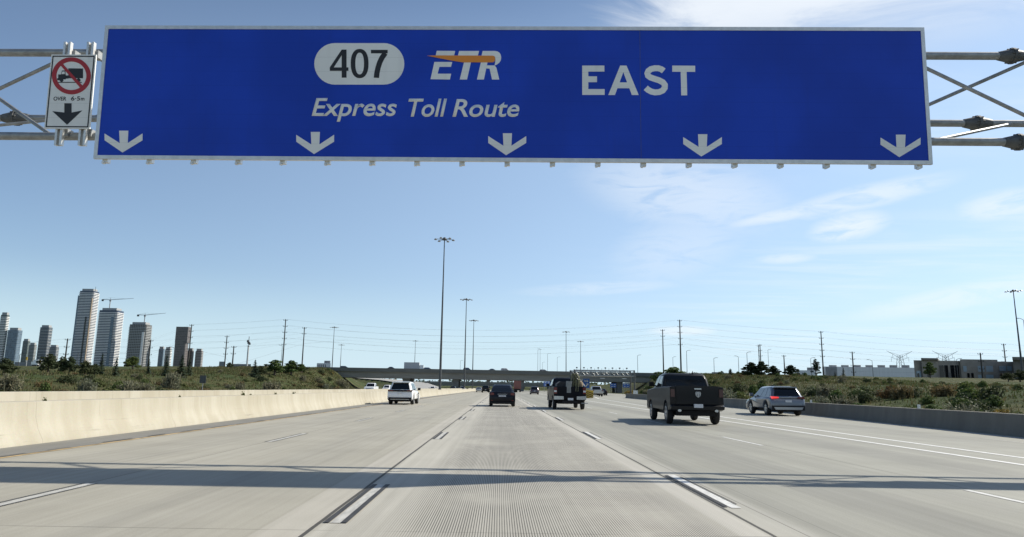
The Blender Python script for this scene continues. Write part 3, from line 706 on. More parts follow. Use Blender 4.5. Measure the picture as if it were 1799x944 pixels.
for x0, x1 in ((XA-6, XA+3), (XB-3, XB+6)):
    MB().box(x0, x1, -.8, 18.8, 0, 8.6+bslope(x0)).build('abutment', MT['pier'], ov)
# second crossing glimpsed beneath the first
OB = thing('overpass', 'second pale grey bridge glimpsed under the first, further away', 'bridge', (0, 560, 0))
mb = MB().box(-60, 42, 0, 12, 2.6, 5.0); mb.build('girder', MT['bridge'], OB)
mb = MB().box(-60, 42, -.3, 0-.003, 4.2, 6.0); mb.build('parapet', MT['bridge'], OB)
for x in (-58, -30, -4, 20, 40): MB().box(x-.8, x+.8, 3, 9, -.5, 2.6).build('pier', MT['pier'], OB)

# ------------------------------------------------------------------ vehicles
def arch(yw, ra, rw, gc):
    return [(yw+ra*math.cos(t), max(gc, rw+ra*math.sin(t))) for t in [math.pi*k/8 for k in range(9)]]
def pillow(mb, pts, slices):
    n = len(pts); A_ = sum(pts[i][0]*pts[(i+1) % n][1]-pts[(i+1) % n][0]*pts[i][1] for i in range(n)); sg_ = 1 if A_ > 0 else -1
    nor = []
    for i in range(n):
        (x0, y0), (x1, y1), (x2, y2) = pts[i-1], pts[i], pts[(i+1) % n]
        a = Vector((x1-x0, y1-y0)).normalized() if (x1-x0, y1-y0) != (0, 0) else Vector((0, 0)); b = Vector((x2-x1, y2-y1)).normalized() if (x2-x1, y2-y1) != (0, 0) else Vector((0, 0))
        t = (a+b); nrm = Vector((-t.y, t.x))*sg_
        nor.append(nrm.normalized() if nrm.length > 1e-6 else Vector((0, 0)))
    rings = [[Vector((x, p[0]+q.x*ins, p[1]+q.y*ins)) for p, q in zip(pts, nor)] for x, ins in slices]
    mb.loft(rings)
def quadpanel(mb, q, u0, u1, v0, v1, th=.008, back=.01):
    def P(u, v): return (q[0]*(1-u)+q[1]*u)*(1-v)+(q[3]*(1-u)+q[2]*u)*v
    c = [P(u0, v0), P(u1, v0), P(u1, v1), P(u0, v1)]; nr = (c[1]-c[0]).cross(c[3]-c[0]).normalized()
    mb.loft([[p-nr*back for p in c], [p+nr*th for p in c]])
def gh_ring(z, y0, y1, hw, c):
    return [Vector(p) for p in ((-hw+c, y0, z), (hw-c, y0, z), (hw, y0+c, z), (hw, y1-c, z), (hw-c, y1, z), (-hw+c, y1, z), (-hw, y1-c, z), (-hw, y0+c, z))]
def wheel(root, x, y, r, w, side):
    T = Matrix.Translation((x, y, r)) @ Matrix.Rotation(R(90), 4, 'Y')
    h = w/2
    o = MB().lathe([(r*.62, -h*.9), (r*.9, -h), (r*.97, -h*.75), (r, -h*.4), (r, h*.4), (r*.97, h*.75), (r*.9, h), (r*.62, h*.9)], 20, T).build('wheel', MT['rubber'], root, True)
    T2 = Matrix.Translation((x+side*h*.92, y, r)) @ Matrix.Rotation(R(90*side), 4, 'Y'); mb = MB()
    mb.lathe([(r*.64, -.02), (r*.64, .012), (r*.56, .016), (r*.54, -.01)], 20, T2)
    for k in range(5):
        a = k*2*math.pi/5; ca, sa = math.cos(a), math.sin(a)
        mb.loft([[T2 @ Vector((ca*rr_-sa*ww, sa*rr_+ca*ww, zz)) for rr_, ww, zz in ((.04, .05, .012), (r*.58, .035, .012), (r*.58, -.035, .012), (.04, -.05, .012))], [T2 @ Vector((ca*rr_-sa*ww, sa*rr_+ca*ww, -.01)) for rr_, ww in ((.04, .05), (r*.58, .035), (r*.58, -.035), (.04, -.05))]])
    mb.lathe([(.07, -.01), (.06, .02)], 10, T2)
    mb.build('rim', MT['rim'], o)
    return o

def make_car(name, label, cat, kind, pnt, loc, L, W, H, belt, gc=.24, rw=.34, wb=None, rz=0., group=None, tail='tail', rear=None, hood=None, gh=None, detail=True, rim=True):
    t = thing(name, label, cat, loc, rz, group); hl = L/2; wb = wb or L*.585; yr, yf = -wb/2-.06*0-(.0), wb/2
    if kind == 'pickup': yr, yf = -wb/2+.05-.25+.2, wb/2
    ra = rw+.065; hood = hood or belt-.06
    if kind == 'suv':
        up = [(-hl+.10, gc+.06), (-hl+.02, gc+.20), (-hl, .60), (-hl+.03, .78), (-hl+.05, belt-.10), (-hl+.12, belt)]
        top = [(-hl*.3, belt), (hl-1.35, belt-.01), (hl-1.15, hood+.01), (hl-.35, hood-.10)]
        fr = [(hl-.08, hood-.24), (hl, .62), (hl-.01, .42), (hl-.10, gc)]
    elif kind == 'sedan':
        up = [(-hl+.12, gc+.05), (-hl+.03, gc+.18), (-hl, .58), (-hl+.03, .82), (-hl+.10, belt+.04), (-hl+.22, belt+.06)]
        top = [(-hl+.75, belt+.05), (hl-1.5, belt), (hl-1.2, hood), (hl-.4, hood-.12)]
        fr = [(hl-.08, hood-.25), (hl, .55), (hl-.02, .38), (hl-.10, gc)]
    else:
        up = [(-hl+.12, gc+.22), (-hl+.10, gc+.25), (-hl+.09, .70), (-hl+.09, belt-.02), (-hl+.11, belt)]
        top = [(-.95, belt), (-.80, belt-.03), (hl-1.75, belt-.05), (hl-1.5, hood), (hl-.30, hood-.06)]
        fr = [(hl-.06, hood-.16), (hl, .75), (hl, .5), (hl-.10, gc+.08)]
    g2 = gc if kind != 'pickup' else gc+.14
    pts = up+top+fr+arch(yf, ra, rw, g2)+arch(yr, ra, rw, g2)
    w2 = W/2
    mb = MB(); e = (.10, .05, .02, 0) if kind != 'pickup' else (.05, .025, .01, 0)
    sl_ = [(-w2, e[0]), (-w2+.03, e[1]), (-w2+.09, e[2]), (-w2+.22, e[3]), (w2-.22, e[3]), (w2-.09, e[2]), (w2-.03, e[1]), (w2, e[0])]
    pillow(mb, pts, sl_); mb.build('body', pnt, t, True)
    MB().box(-w2+.30, w2-.30, -hl+.35, hl-.35, gc-.02, .62).build('underbody', MT['blackplastic'], t)
    # greenhouse
    if gh is None:
        if kind == 'suv': gh = [(belt-.02, -hl+.12, hl-1.15, w2-.07), (belt+(H-belt)*.50, -hl+.30, hl-1.75, w2-.18), (H-.085, -hl+.46, hl-2.10, w2-.26), (H-.025, -hl+.58, hl-2.25, w2-.34), (H, -hl+.85, hl-2.6, w2-.48)]
        elif kind == 'sedan': gh = [(belt+.03, -hl+.55, hl-1.25, w2-.09), (belt+(H-belt)*.55, -hl+.98, hl-1.80, w2-.20), (H-.06, -hl+1.32, hl-2.15, w2-.27), (H, -hl+1.55, hl-2.4, w2-.36)]
        else: gh = [(belt-.06, -.90, hl-1.65, w2-.05), (belt+(H-belt)*.5, -.84, hl-2.05, w2-.12), (H-.09, -.74, hl-2.35, w2-.19), (H, -.55, hl-2.6, w2-.30)]
    cc = .07 if kind == 'pickup' else .13
    rings = [gh_ring(z, a, b, hw, cc) for z, a, b, hw in gh]
    MB().loft(rings).build('cabin', pnt, t, True)
    def face(i, j, k0, k1): return [rings[i][k0], rings[i][k1], rings[j][k1], rings[j][k0]]
    lo, hi = 0, 2
    mb = MB()
    for a, b, v0, v1 in ((0, 1, .26 if kind == 'suv' else .12 if kind != 'pickup' else .16, 1.), (1, 2, .0, .86 if kind == 'suv' else .92)):
        quadpanel(mb, face(a, b, 0, 1), .0 if kind == 'suv' else .03, 1. if kind == 'suv' else .97, v0, v1)
    mb.build('rear_window', MT['glass'], t)
    mb = MB()
    for a, b, v0, v1 in ((0, 1, .08, 1.), (1, 2, .0, .9)): quadpanel(mb, face(a, b, 4, 5), .04, .96, v0, v1)
    mb.build('windscreen', MT['glass'], t)
    for ks in ((2, 3), (6, 7)):
        flip = ks[0] == 6
        for (u0, u1) in (((.06, .26), (.29, .54), (.57, .93)) if kind == 'suv' else ((.10, .48), (.52, .92))):
            if flip: u0, u1 = 1-u1, 1-u0
            mb = MB()
            for a, b, v0, v1 in ((0, 1, .14, 1.), (1, 2, .0, .82)): quadpanel(mb, face(a, b, *ks), u0, u1, v0, v1)
            mb.build('side_window', MT['sideglass'], t)
    for s in (-1, 1):
        mb = MB(); ym = gh[0][2]-.42; xx = s*(w2+.11)
        mb.loft([[Vector((xx+a*.10, ym+b*.07*k, belt+.10+z)) for a, b in ((-1, -1), (1, -1), (1, 1), (-1, 1))] for z, k in ((-.09, .7), (-.05, 1), (.06, 1), (.10, .7))])
        mb.box(min(s*(w2-.06), xx), max(s*(w2-.06), xx), ym-.02, ym+.03, belt, belt+.06)
        mb.build('side_mirror', MT['blackplastic'] if pnt in (P_DARK, P_BLACK, P_NAVY, P_WHITE) else pnt, t)
        for yw in (yr, yf): wheel(t, s*(w2-.125), yw, rw, .235, s)
    return t

def box_part(t, name, m, *b): return MB().box(*b).build(name, m if not isinstance(m, str) else MT[m], t)
def wedge(t, name, m, pts, y0, y1):          # polygon in (x, z), between y0 and y1
    return MB().prism(pts, lambda u, v, d: Vector((u, d, v)), y0, y1).build(name, MT[m] if isinstance(m, str) else m, t)

# white crossover in the left lane
L, W, H = 4.7, 1.86, 1.69
c = make_car('crossover', 'white crossover driving in the lane beside the pale median wall', 'car', 'suv', P_WHITE, (-7.30, 53.6, 0), L, W, H, 1.03, .24, .36)
wedge(c, 'light_bar', 'blackplastic', [(-.90, .96), (.90, .96), (.88, 1.075), (-.88, 1.075)], -L/2-.02, -L/2+.2)
wedge(c, 'tail_light', 'tail', [(-.885, .99), (-.50, .99), (-.50, 1.05), (-.875, 1.06)], -L/2-.026, -L/2+.1)
wedge(c, 'tail_light', 'tail', [(.50, .99), (.885, .99), (.875, 1.06), (.50, 1.05)], -L/2-.026, -L/2+.1)
wedge(c, 'licence_plate', 'plate', [(-.18, .80), (.16, .80), (.16, .93), (-.18, .93)], -L/2-.03, -L/2+.05)
wedge(c, 'rear_bumper', 'blackplastic', [(-.86, .30), (.86, .30), (.84, .52), (-.84, .52)], -L/2-.03, -L/2+.3)
wedge(c, 'bumper_trim', 'chrome', [(-.70, .37), (.70, .37), (.68, .40), (-.68, .40)], -L/2-.04, -L/2)
wedge(c, 'roof_spoiler', P_WHITE, [(-.66, 1.60), (.66, 1.60), (.60, 1.67), (-.60, 1.67)], -L/2+.34, -L/2+.62)
# black sedan ahead
L, W, H = 4.65, 1.86, 1.55
c = make_car('sedan', 'black sedan straight ahead in the grooved lane', 'car', 'sedan', P_BLACK, (.23, 51.6, 0), L, W, H, .99, .20, .335)
for s in (-1, 1):
    wedge(c, 'tail_light', 'tail', [(s*.86, .80), (s*.58, .82), (s*.60, .96), (s*.84, .98)], -L/2-.02, -L/2+.2)
    wedge(c, 'reflector', 'tail', [(s*.82, .42), (s*.66, .42), (s*.66, .46), (s*.82, .46)], -L/2-.015, -L/2+.05)
wedge(c, 'licence_plate', 'plate', [(-.26, .70), (.26, .70), (.26, .80), (-.26, .80)], -L/2-.02, -L/2+.05)
wedge(c, 'trunk_trim', 'chrome', [(-.34, .865), (.34, .865), (.34, .885), (-.34, .885)], -L/2-.015, -L/2+.05)
wedge(c, 'rear_bumper', 'blackplastic', [(-.84, .22), (.84, .22), (.86, .36), (-.86, .36)], -L/2-.01, -L/2+.25)
# dark grey pickup, close on the right
L, W, H = 5.85, 2.05, 2.02
ram = make_car('pickup_truck', 'dark grey pickup with a silver tailgate emblem, closest vehicle on the right', 'pickup truck', 'pickup', P_DARK, (7.78, 29.45, 0), L, W, H, 1.47, .36, .42, 3.66, rz=-R(3.2))
c = ram; r0 = -L/2+.09
wedge(c, 'tailgate', P_DARK, [(-.80, .80), (.80, .80), (.80, 1.485), (-.80, 1.485)], r0-.035, r0+.05)
wedge(c, 'tailgate_handle', 'chrome', [(-.10, 1.35), (.17, 1.35), (.17, 1.395), (-.10, 1.395)], r0-.05, r0-.03)
mb = MB(); ez = 1.16
def e_fn(u, v, d): return Vector((.04+u*.85, d, ez+v*.85))
ring_o = [(-.10, .12), (.10, .12), (.125, .05), (.10, -.06), (.0, -.14), (-.10, -.06), (-.125, .05)]
for a in range(7):
    p, q = ring_o[a], ring_o[(a+1) % 7]; mb.prism([p, q, (q[0]*.78, q[1]*.78), (p[0]*.78, p[1]*.78)], e_fn, r0-.05, r0-.034)
mb.prism([(-.035, .10), (.035, .10), (.03, -.02), (.018, -.10), (-.018, -.10), (-.03, -.02)], e_fn, r0-.052, r0-.034)
for s in (-1, 1): mb.prism([(s*.04, .09), (s*.085, .06), (s*.09, -.01), (s*.06, -.05), (s*.05, -.02), (s*.065, .01), (s*.045, .04)], e_fn, r0-.052, r0-.034)
mb.build('emblem', MT['rim'], c)
for s in (-1, 1):
    wedge(c, 'tail_light', 'tail_smoke', [(s*1.0, 1.06), (s*.85, 1.06), (s*.85, 1.36), (s*1.0, 1.36)], r0-.012, r0+.22)
    wedge(c, 'exhaust_tip', 'chrome', [(s*.70+.07*math.cos(k*math.pi/5), .55+.05*math.sin(k*math.pi/5)) for k in range(10)], -L/2-.06, -L/2+.3)
    wedge(c, 'mud_flap', 'rubber', [(s*.98, .28), (s*.74, .28), (s*.74, .60), (s*.98, .60)], -1.35-.80, -1.32-.80)
mb = MB(); pillow(mb, [(-L/2-.05, .58), (-L/2-.06, .72), (-L/2+.10, .80), (-L/2+.30, .78), (-L/2+.30, .52)], [(-1.02, .05), (-.97, .01), (.97, .01), (1.02, .05)]); mb.build('rear_bumper', P_DARK, c, True)
wedge(c, 'licence_plate', 'plate', [(-.15, .66), (.19, .66), (.19, .80), (-.15, .80)], -L/2-.075, -L/2)
wedge(c, 'spare_wheel', 'rubber', [(.32*math.cos(k*math.pi/8), .52+.12*math.sin(k*math.pi/8)) for k in range(16)], -L/2+.5, -L/2+1.2)
box_part(c, 'differential', 'blackplastic', -.75, .75, -1.9, -1.7, .34, .48)
MB().tube((.35, -.6, H-.02), (.35, -.66, H+.09), .03, .012).build('roof_antenna', MT['blackplastic'], c)
# black pickup with a loaded bed
L, W, H = 6.2, 2.06, 2.05
c = make_car('pickup_truck', 'black work pickup with chrome bumper halves and a loaded bed', 'pickup truck', 'pickup', P_NAVY, (4.52, 47.2, 0), L, W, H, 1.46, .38, .41, 3.95)
r0 = -L/2+.09
wedge(c, 'tailgate', P_NAVY, [(-.80, .86), (.80, .86), (.80, 1.44), (-.80, 1.44)], r0-.03, r0+.05)
for s in (-1, 1):
    wedge(c, 'rear_bumper', 'chrome', [(s*1.02, .64), (s*.42, .64), (s*.42, .84), (s*1.02, .86)], -L/2-.06, -L/2+.15)
    wedge(c, 'tail_light', 'tail', [(s*1.02, 1.0), (s*.83, 1.0), (s*.83, 1.40), (s*1.02, 1.40)], r0-.02, r0+.25)
    wedge(c, 'reversing_light', 'lamp_clear', [(s*1.01, 1.10), (s*.85, 1.10), (s*.85, 1.21), (s*1.01, 1.21)], r0-.028, r0+.1)
wedge(c, 'licence_plate', 'plate', [(-.14, .60), (.2, .60), (.2, .74), (-.14, .74)], -L/2-.02, -L/2+.1)
box_part(c, 'tow_hitch', 'blackplastic', -.5, .5, -L/2+.05, -L/2+.5, .42, .58)
box_part(c, 'trailer_step', 'galv', .70, 1.10, -L/2-.22, -L/2-.05, .40, .45)
fx, fy = 4.52, 47.2-L/2
MT['sheetmetal'] = mat('grey rolled sheet', (.20, .21, .21), .45, .3, .1, 4.)
MT['hose'] = mat('straw green hose', (.12, .125, .07), .7, 0, .3, 8.)
MT['tan'] = mat('tan sacking', (.20, .15, .10), .9, 0, .25, 6.)
MT['tarp'] = mat('dark tarpaulin', (.035, .036, .04), .7, 0, .3, 3., bump=.6)
mb = MB(); mb.loft([[Vector((-.02+.20*math.cos(t)+dx, .25+.10*math.sin(t), z)) for t in [math.pi*2*k/12 for k in range(12)]] for z, dx in ((1.06, 0), (1.4, .0), (1.7, .02), (1.80, .03))])
o = mb.build('sheet_roll', MT['sheetmetal'], None, True); o.location = (fx-.05, fy-.12, 0); tag(o, 'tall grey sheet roll standing at the open back of the loaded pickup', 'roll')
MB().box(-1, 1, 0, .3, 1.0, 1.07)
mb = MB(); q = random.Random(3)
for k in range(9):
    a = q.uniform(-.2, .2); b = q.uniform(-.1, .1)
    pts = [(a-.13+.03*k*.2, b+.3, 1.05), (a-.10, b+.28, 1.6), (a-.02, b+.25, 2.18+q.uniform(-.08, .08)), (a+.12, b+.2, 2.24+q.uniform(-.06, .06)), (a+.24, b+.2, 2.02), (a+.22, b+.2, 1.5), (a+.20, b+.18, 1.04)]
    sm = []
    for i in range(len(pts)-1):
        for s_ in range(4): sm.append(Vector(pts[i]).lerp(Vector(pts[i+1]), s_/4))
    mb.path(sm, .033, 5)
o = mb.build('hose_coil', MT['hose'], None, True); o.location = (fx+.25, fy-.02, 0); tag(o, 'looped straw green hoses heaped above the pickup bed', 'hose')
mb = MB(); mb.lathe([(.05, -.22), (.17, -.16), (.22, 0), (.18, .15), (.06, .22)], 10, Matrix.Translation((0, 0, 0)))
o = mb.build('sack', MT['tan'], None, True); o.location = (fx+.66, fy+.35, 1.60); tag(o, 'small tan sack on the right of the pickup load', 'sack')
mb = MB()
for a, b in (((.35, 0, 2.1), (.98, .1, 1.5)), ((.45, .15, 2.2), (1.0, .3, 1.55)), ((.3, .1, 1.7), (.9, .3, 1.9))): mb.tube(a, b, .02, n=6)
o = mb.build('metal_pipe', MT['galv']); o.location = (fx, fy+.3, 0); tag(o, 'thin bare poles leaning across the pickup load', 'poles')
mb = MB(); mb.loft([[Vector((x_, y_, z_)) for x_, y_ in ((-.82*k, .15), (.82*k, .15), (.82*k, 1.7), (-.82*k, 1.7))] for z_, k in ((1.44, 1.0), (1.62, .96), (1.78, .7))])
o = mb.build('tarpaulin', MT['tarp'], None, True); o.location = (fx, fy+.35, 0); tag(o, 'dark tarpaulin over the load behind the hoses', 'tarpaulin')
# grey crossover in the exit lane
L, W, H = 4.6, 1.90, 1.62
c = make_car('crossover', 'slate grey crossover braking in the exit lane by the shaded wall', 'car', 'suv', P_GREY, (16.08, 40.4, 0), L, W, H, 1.02, .24, .36, rz=-R(2.6))
for s in (-1, 1):
    wedge(c, 'tail_light', 'tail_lit' if s < 0 else 'tail', [(s*.90, .93), (s*.52, .97), (s*.52, 1.03), (s*.86, 1.06)], -L/2-.02, -L/2+.35)
wedge(c, 'rear_bumper', 'blackplastic', [(-.88, .30), (.88, .30), (.90, .55), (-.90, .55)], -L/2-.015, -L/2+.3)
wedge(c, 'skid_plate', 'rim', [(-.72, .34), (.72, .34), (.80, .48), (-.80, .48)], -L/2-.03, -L/2+.1)
wedge(c, 'licence_plate', 'plate', [(-.16, .74), (.18, .74), (.18, .86), (-.16, .86)], -L/2-.02, -L/2+.05)
wedge(c, 'trunk_trim', 'chrome', [(-.52, .99), (.52, .99), (.50, 1.015), (-.50, 1.015)], -L/2-.008, -L/2+.1)
wedge(c, 'roof_spoiler', P_GREY, [(-.66, 1.53), (.66, 1.53), (.60, 1.60), (-.60, 1.60)], -L/2+.34, -L/2+.62)
MB().tube((0.1, -.9, H-.02), (0.1, -1.0, H+.06), .03, .012).build('roof_antenna', MT['blackplastic'], c)
# traffic further off
def road_car(name, label, cat, kind, pnt, px, Y, L, W, H, belt, oncoming=False, z=0., x=None, gc=.22, rw=.33, rz=None, grille=True):
    x = at(px, 682, Y).x if x is None else x
    c = make_car(name, label, cat, kind, pnt, (x, Y+L/2, z), L, W, H, belt, gc if kind != 'pickup' else .34, rw, rz=(math.pi if oncoming else 0.) if rz is None else rz)
    e = -L/2
    for s in (-1, 1):
        wedge(c, 'tail_light', 'tail', [(s*(W/2-.05), belt-.22), (s*(W/2-.3), belt-.20), (s*(W/2-.3), belt-.06), (s*(W/2-.06), belt-.05)], e-.02, e+.3)
        wedge(c, 'headlight', 'lamp_clear', [(s*(W/2-.08), .66), (s*(W/2-.45), .64), (s*(W/2-.45), .74), (s*(W/2-.12), .80)], L/2-.3, L/2+.01)
    wedge(c, 'grille', 'blackplastic', [(-W/2+.35, .42), (W/2-.35, .42), (W/2-.45, .82), (-W/2+.45, .82)], L/2-.3, L/2+.02)
    wedge(c, 'licence_plate', 'plate', [(-.18, .70), (.18, .70), (.18, .82), (-.18, .82)], e-.02, e+.15)
    return c
road_car('crossover', 'dusky plum crossover far ahead, between the black pickup and the sedan', 'car', 'suv', P_PLUM, 939.5, 155, 4.6, 1.9, 1.75, 1.05)
road_car('pickup_truck', 'dark pickup just past the black sedan, in the lane left of it', 'pickup truck', 'pickup', P_DARK, 853, 190, 5.6, 2.0, 1.95, 1.3)
road_car('sedan', 'silver sedan far ahead beside the pale wall, before the bridge', 'car', 'sedan', P_SILVER, 841.5, 215, 4.6, 1.85, 1.5, .98)
road_car('pickup_truck', 'white pickup with a black grille on the oncoming carriageway', 'pickup truck', 'pickup', P_WHITE, 648, 146, 5.8, 2.06, 2.0, 1.28, True)
c = bpy.context.scene.objects['pickup_truck.003'] if 'pickup_truck.003' in bpy.data.objects else None
road_car('crossover', 'white crossover behind the oncoming white pickup', 'car', 'suv', P_WHITE, 677.5, 172, 4.6, 1.9, 1.68, 1.03, True)
road_car('sedan', 'small white car on the oncoming side, alone before the brown slope', 'car', 'sedan', P_WHITE, 759, 205, 4.6, 1.86, 1.52, .98, True)
road_car('crossover', 'dark oncoming crossover at the foot of the tall mast', 'car', 'suv', P_NAVY, 795, 236, 4.6, 1.9, 1.75, 1.03, True)
road_car('crossover', 'silver oncoming crossover under the bridge, right of the tall mast', 'car', 'suv', P_SILVER, 812, 262, 4.6, 1.9, 1.75, 1.03, True)
road_car('pickup_truck', 'silver pickup on the exit ramp behind the chevron cushion', 'pickup truck', 'pickup', P_SILVER, 1050.5, 128, 5.6, 2.0, 1.9, 1.25, z=0)
road_car('sedan', 'dark car following the silver pickup on the ramp', 'car', 'sedan', P_DARK, 1060, 150, 4.6, 1.85, 1.5, .98)
# red lorry under the bridge
tl = thing('lorry', 'dull red box lorry under the bridge behind the black sedan', 'lorry', (at(909, 682, 240).x, 244, 0))
box_part(tl, 'cargo_box', P_RED, -1.25, 1.25, -4, 3.2, 1.1, 3.9); box_part(tl, 'chassis', 'blackplastic', -1.1, 1.1, -4.1, 5.4, .55, 1.08); box_part(tl, 'cab', P_RED, -1.15, 1.15, 3.35, 5.4, 1.08, 3.0)
for s in (-1, 1):
    for y_ in (-3.0, -1.8, 4.4): wheel(tl, s*1.05, y_, .5, .3, s)
# traffic on the bridge
DZ = ZM+.75
def bridge_car(name, label, cat, kind, pnt, px, lane, W=1.88, L=4.7, H=1.65, belt=1.02, way=1):
    Y = BY+lane; x = at(px, 650, Y).x
    return road_car(name, label, cat, kind, pnt, px, Y, L, W, H, belt, x=x, z=DZ+bslope(x)-.003, rz=R(-90*way))
bridge_car('crossover', 'dark crossover at the west end of the bridge, by the small white building', 'car', 'suv', P_NAVY, 604, 3.5)
bridge_car('sedan', 'low dark sedan on the bridge left of the box lorry', 'car', 'sedan', P_DARK, 687, 3.5)
bridge_car('crossover', 'grey crossover on the bridge right of the box lorry', 'car', 'suv', P_GREY, 752, 3.5)
bridge_car('crossover', 'black crossover on the bridge between the tallest masts', 'car', 'suv', P_NAVY, 822, 3.5, H=1.85)
bridge_car('sedan', 'grey sedan on the bridge in front of the white van', 'car', 'sedan', P_GREY, 866, 3.5, H=1.6)
bridge_car('crossover', 'white van-like car on the bridge above the black sedan', 'car', 'suv', P_WHITE, 889, 3.5, H=1.95, L=5.0)
bridge_car('crossover', 'dark crossover on the bridge left of the black pickup', 'car', 'suv', P_DARK, 957, 3.5)
bx = at(723.5, 650, BY+6).x
tl = thing('lorry', 'pale grey box lorry crossing the bridge', 'lorry', (bx, BY+6.5, DZ+bslope(bx)), R(-90))
MT['boxgrey'] = mat('pale grey lorry box', (.42, .44, .46), .5, 0, .05, 2.)
box_part(tl, 'cargo_box', 'boxgrey', -1.25, 1.25, -3.4, 3.3, 1.0, 3.75); box_part(tl, 'chassis', 'blackplastic', -1.1, 1.1, -3.4, 5.2, .5, .98); box_part(tl, 'cab', P_WHITE, -1.1, 1.1, 3.4, 5.2, .99, 2.6)
for s in (-1, 1):
    for y_ in (-2.3, 4.3): wheel(tl, s*1.0, y_, .48, .3, s)

# ------------------------------------------------------------------ exit ramp furniture
# crash cushion with chevrons at the gore
cu = thing('crash_cushion', 'yellow and black chevron crash cushion at the ramp gore', 'crash cushion', (13.2, 103, 0))
MT['cushion'] = mat('yellow cushion', (.50, .33, .03), .6, 0, .15, 3.)
box_part(cu, 'body', 'cushion', -.72, .72, 0, 6, .05, .95)
box_part(cu, 'nose_panel', 'cushion', -.80, .80, -.12, -.004, .1, 1.15)
for k in range(3):
    z = .30+k*.28
    for s in (-1, 1): wedge(cu, 'chevron', 'signblack', [(0, z+.14), (0, z), (s*.74, z-.24), (s*.74, z-.10)], -.128, -.121)
box_part(cu, 'rear_block', 'wall_dull', -.4, .4, 6.01, 12, 0, .9)
# blue exit sign with arrow
p = at(1030, 672, 168); es = thing('exit_sign', 'tall blue exit sign with white arrow beside the loaded pickup', 'road sign', (p.x, 168, 0))
z0, z1 = at(1030, 682, 168).z, at(1030, 665.5, 168).z; w2 = .5*11.5/1217*168
box_part(es, 'panel', 'blade', -w2, w2, -.04, .04, z0, z1)
for s in (-1, 1): MB().tube((s*w2*.6, .1, -.1), (s*w2*.6, .1, z1-.2), .07, n=8).build('post', MT['galv'], es)
mb = MB(); mb.prism([(-.45, z0+.25), (-.27, z0+.12), (.32, z0+.72), (.45, z0+.6), (.48, z0+1.1), (-.02, z0+1.06), (.14, z0+.9)], lambda u, v, d: Vector((u, d, v)), -.05, -.041); mb.build('arrow', MT['signwhite'], es)
mb = MB()
for s in (-.26, .26):                      # two digits, both closed loops with a tail
    for r_ in range(12):
        a, b = r_*math.pi/6, (r_+1)*math.pi/6
        mb.prism([(s+.2*math.cos(a), z1-.62+.2*math.sin(a)), (s+.2*math.cos(b), z1-.62+.2*math.sin(b)), (s+.10*math.cos(b), z1-.62+.1*math.sin(b)), (s+.10*math.cos(a), z1-.62+.1*math.sin(a))], lambda u, v, d: Vector((u, d, v)), -.05, -.041)
    mb.prism([(s-.2, z1-.62), (s-.1, z1-.62), (s-.04, z1-.28), (s-.14, z1-.24)], lambda u, v, d: Vector((u, d, v)), -.0515, -.041)
mb.build('lettering', MT['signwhite'], es)
def lane_sign(px0, px1, y0, y1, Y, label, stripes=2):
    a, b = at(px0, y1, Y), at(px1, y0, Y); t = thing('guide_sign', label, 'road sign', ((a.x+b.x)/2, Y, 0)); w = (b.x-a.x)/2; z0, z1 = a.z, b.z
    box_part(t, 'panel', 'blade', -w, w, -.05, .05, z0, z1)
    mb = MB()
    for k in range(stripes):
        zc = lerp((k+.6)/(stripes+.2), z0, z1); h_ = (z1-z0)*.07
        for s in (-.45, .45): mb.box(s*w-w*.28, s*w+w*.28, -.058, -.052, zc-h_, zc+h_)
    mb.build('lettering', MT['signwhite'], t)
    for s in (-1, 1): MB().tube((s*w*.8, .12, terrain((a.x+b.x)/2, Y)), (s*w*.8, .12, z1), .09, n=8).build('post', MT['galv'], t)
lane_sign(1072, 1082.5, 674, 681, 285, 'small blue guide sign under the bridge, left of its twin')
lane_sign(1094, 1106, 674, 681, 285, 'small blue guide sign under the bridge, behind the toll gantry posts')
lane_sign(955, 967, 670.5, 679, 288, 'blue guide sign under the bridge, left of the black pickup')
# toll gantry over the ramp
TY = 160.
tg = thing('toll_gantry', 'twin-beam toll gantry with camera heads, in front of the bridge', 'gantry', (0, TY, 0))
xl, xr, xr2 = at(1009, 690, TY).x, at(1115, 690, TY).x, at(1108, 690, TY+7).x
zt = at(1060, 650, TY).z
for (x, dy, zz) in ((xl, 0, zt), (xr, 0, zt), (xr2, 7, zt), (xl-.2, 7, zt)):
    MB().tube((x, dy, -.1), (x, dy, zz), .20, .17, 10).build('post', MT['darksteel'], tg)
for dy, xe in ((0, xr), (7, xr2)):
    mb = MB()
    for z in (zt-.15, zt-1.35): mb.box(xl, xe, dy-.12, dy+.12, z-.10, z+.10)
    k = 12
    for i in range(k):
        a, b = lerp(i/k, xl, xe), lerp((i+1)/k, xl, xe); mb.tube((a, dy, zt-1.35 if i % 2 else zt-.15), (b, dy, zt-.15 if i % 2 else zt-1.35), .05, n=5); mb.tube((a, dy, zt-.15), (a, dy, zt-1.35), .05, n=5)
    mb.build('truss_beam', MT['galv'], tg)
mb = MB(); mb.box(xl, xr2, .2, 6.8, zt-1.45, zt-1.38); mb.build('walkway', MT['galv'], tg)
for i in range(15):
    x = lerp((i+.7)/15.6, xl, xr-1); mb = MB(); mb.tube((x, 0, zt-.05), (x, 0, zt+.34), .03, n=5)
    if i % 2 == 0: mb.box(x-.16, x+.16, -.2, .2, zt+.3, zt+.55)
    mb.build('camera_head', MT['blackplastic'], tg)
for px in (1058, 1096): 
    x = at(px, 660, TY).x; box_part(tg, 'lamp_tray', 'signwhite', x-.5, x+.5, -.6, -.15, zt-2.0, zt-1.9)
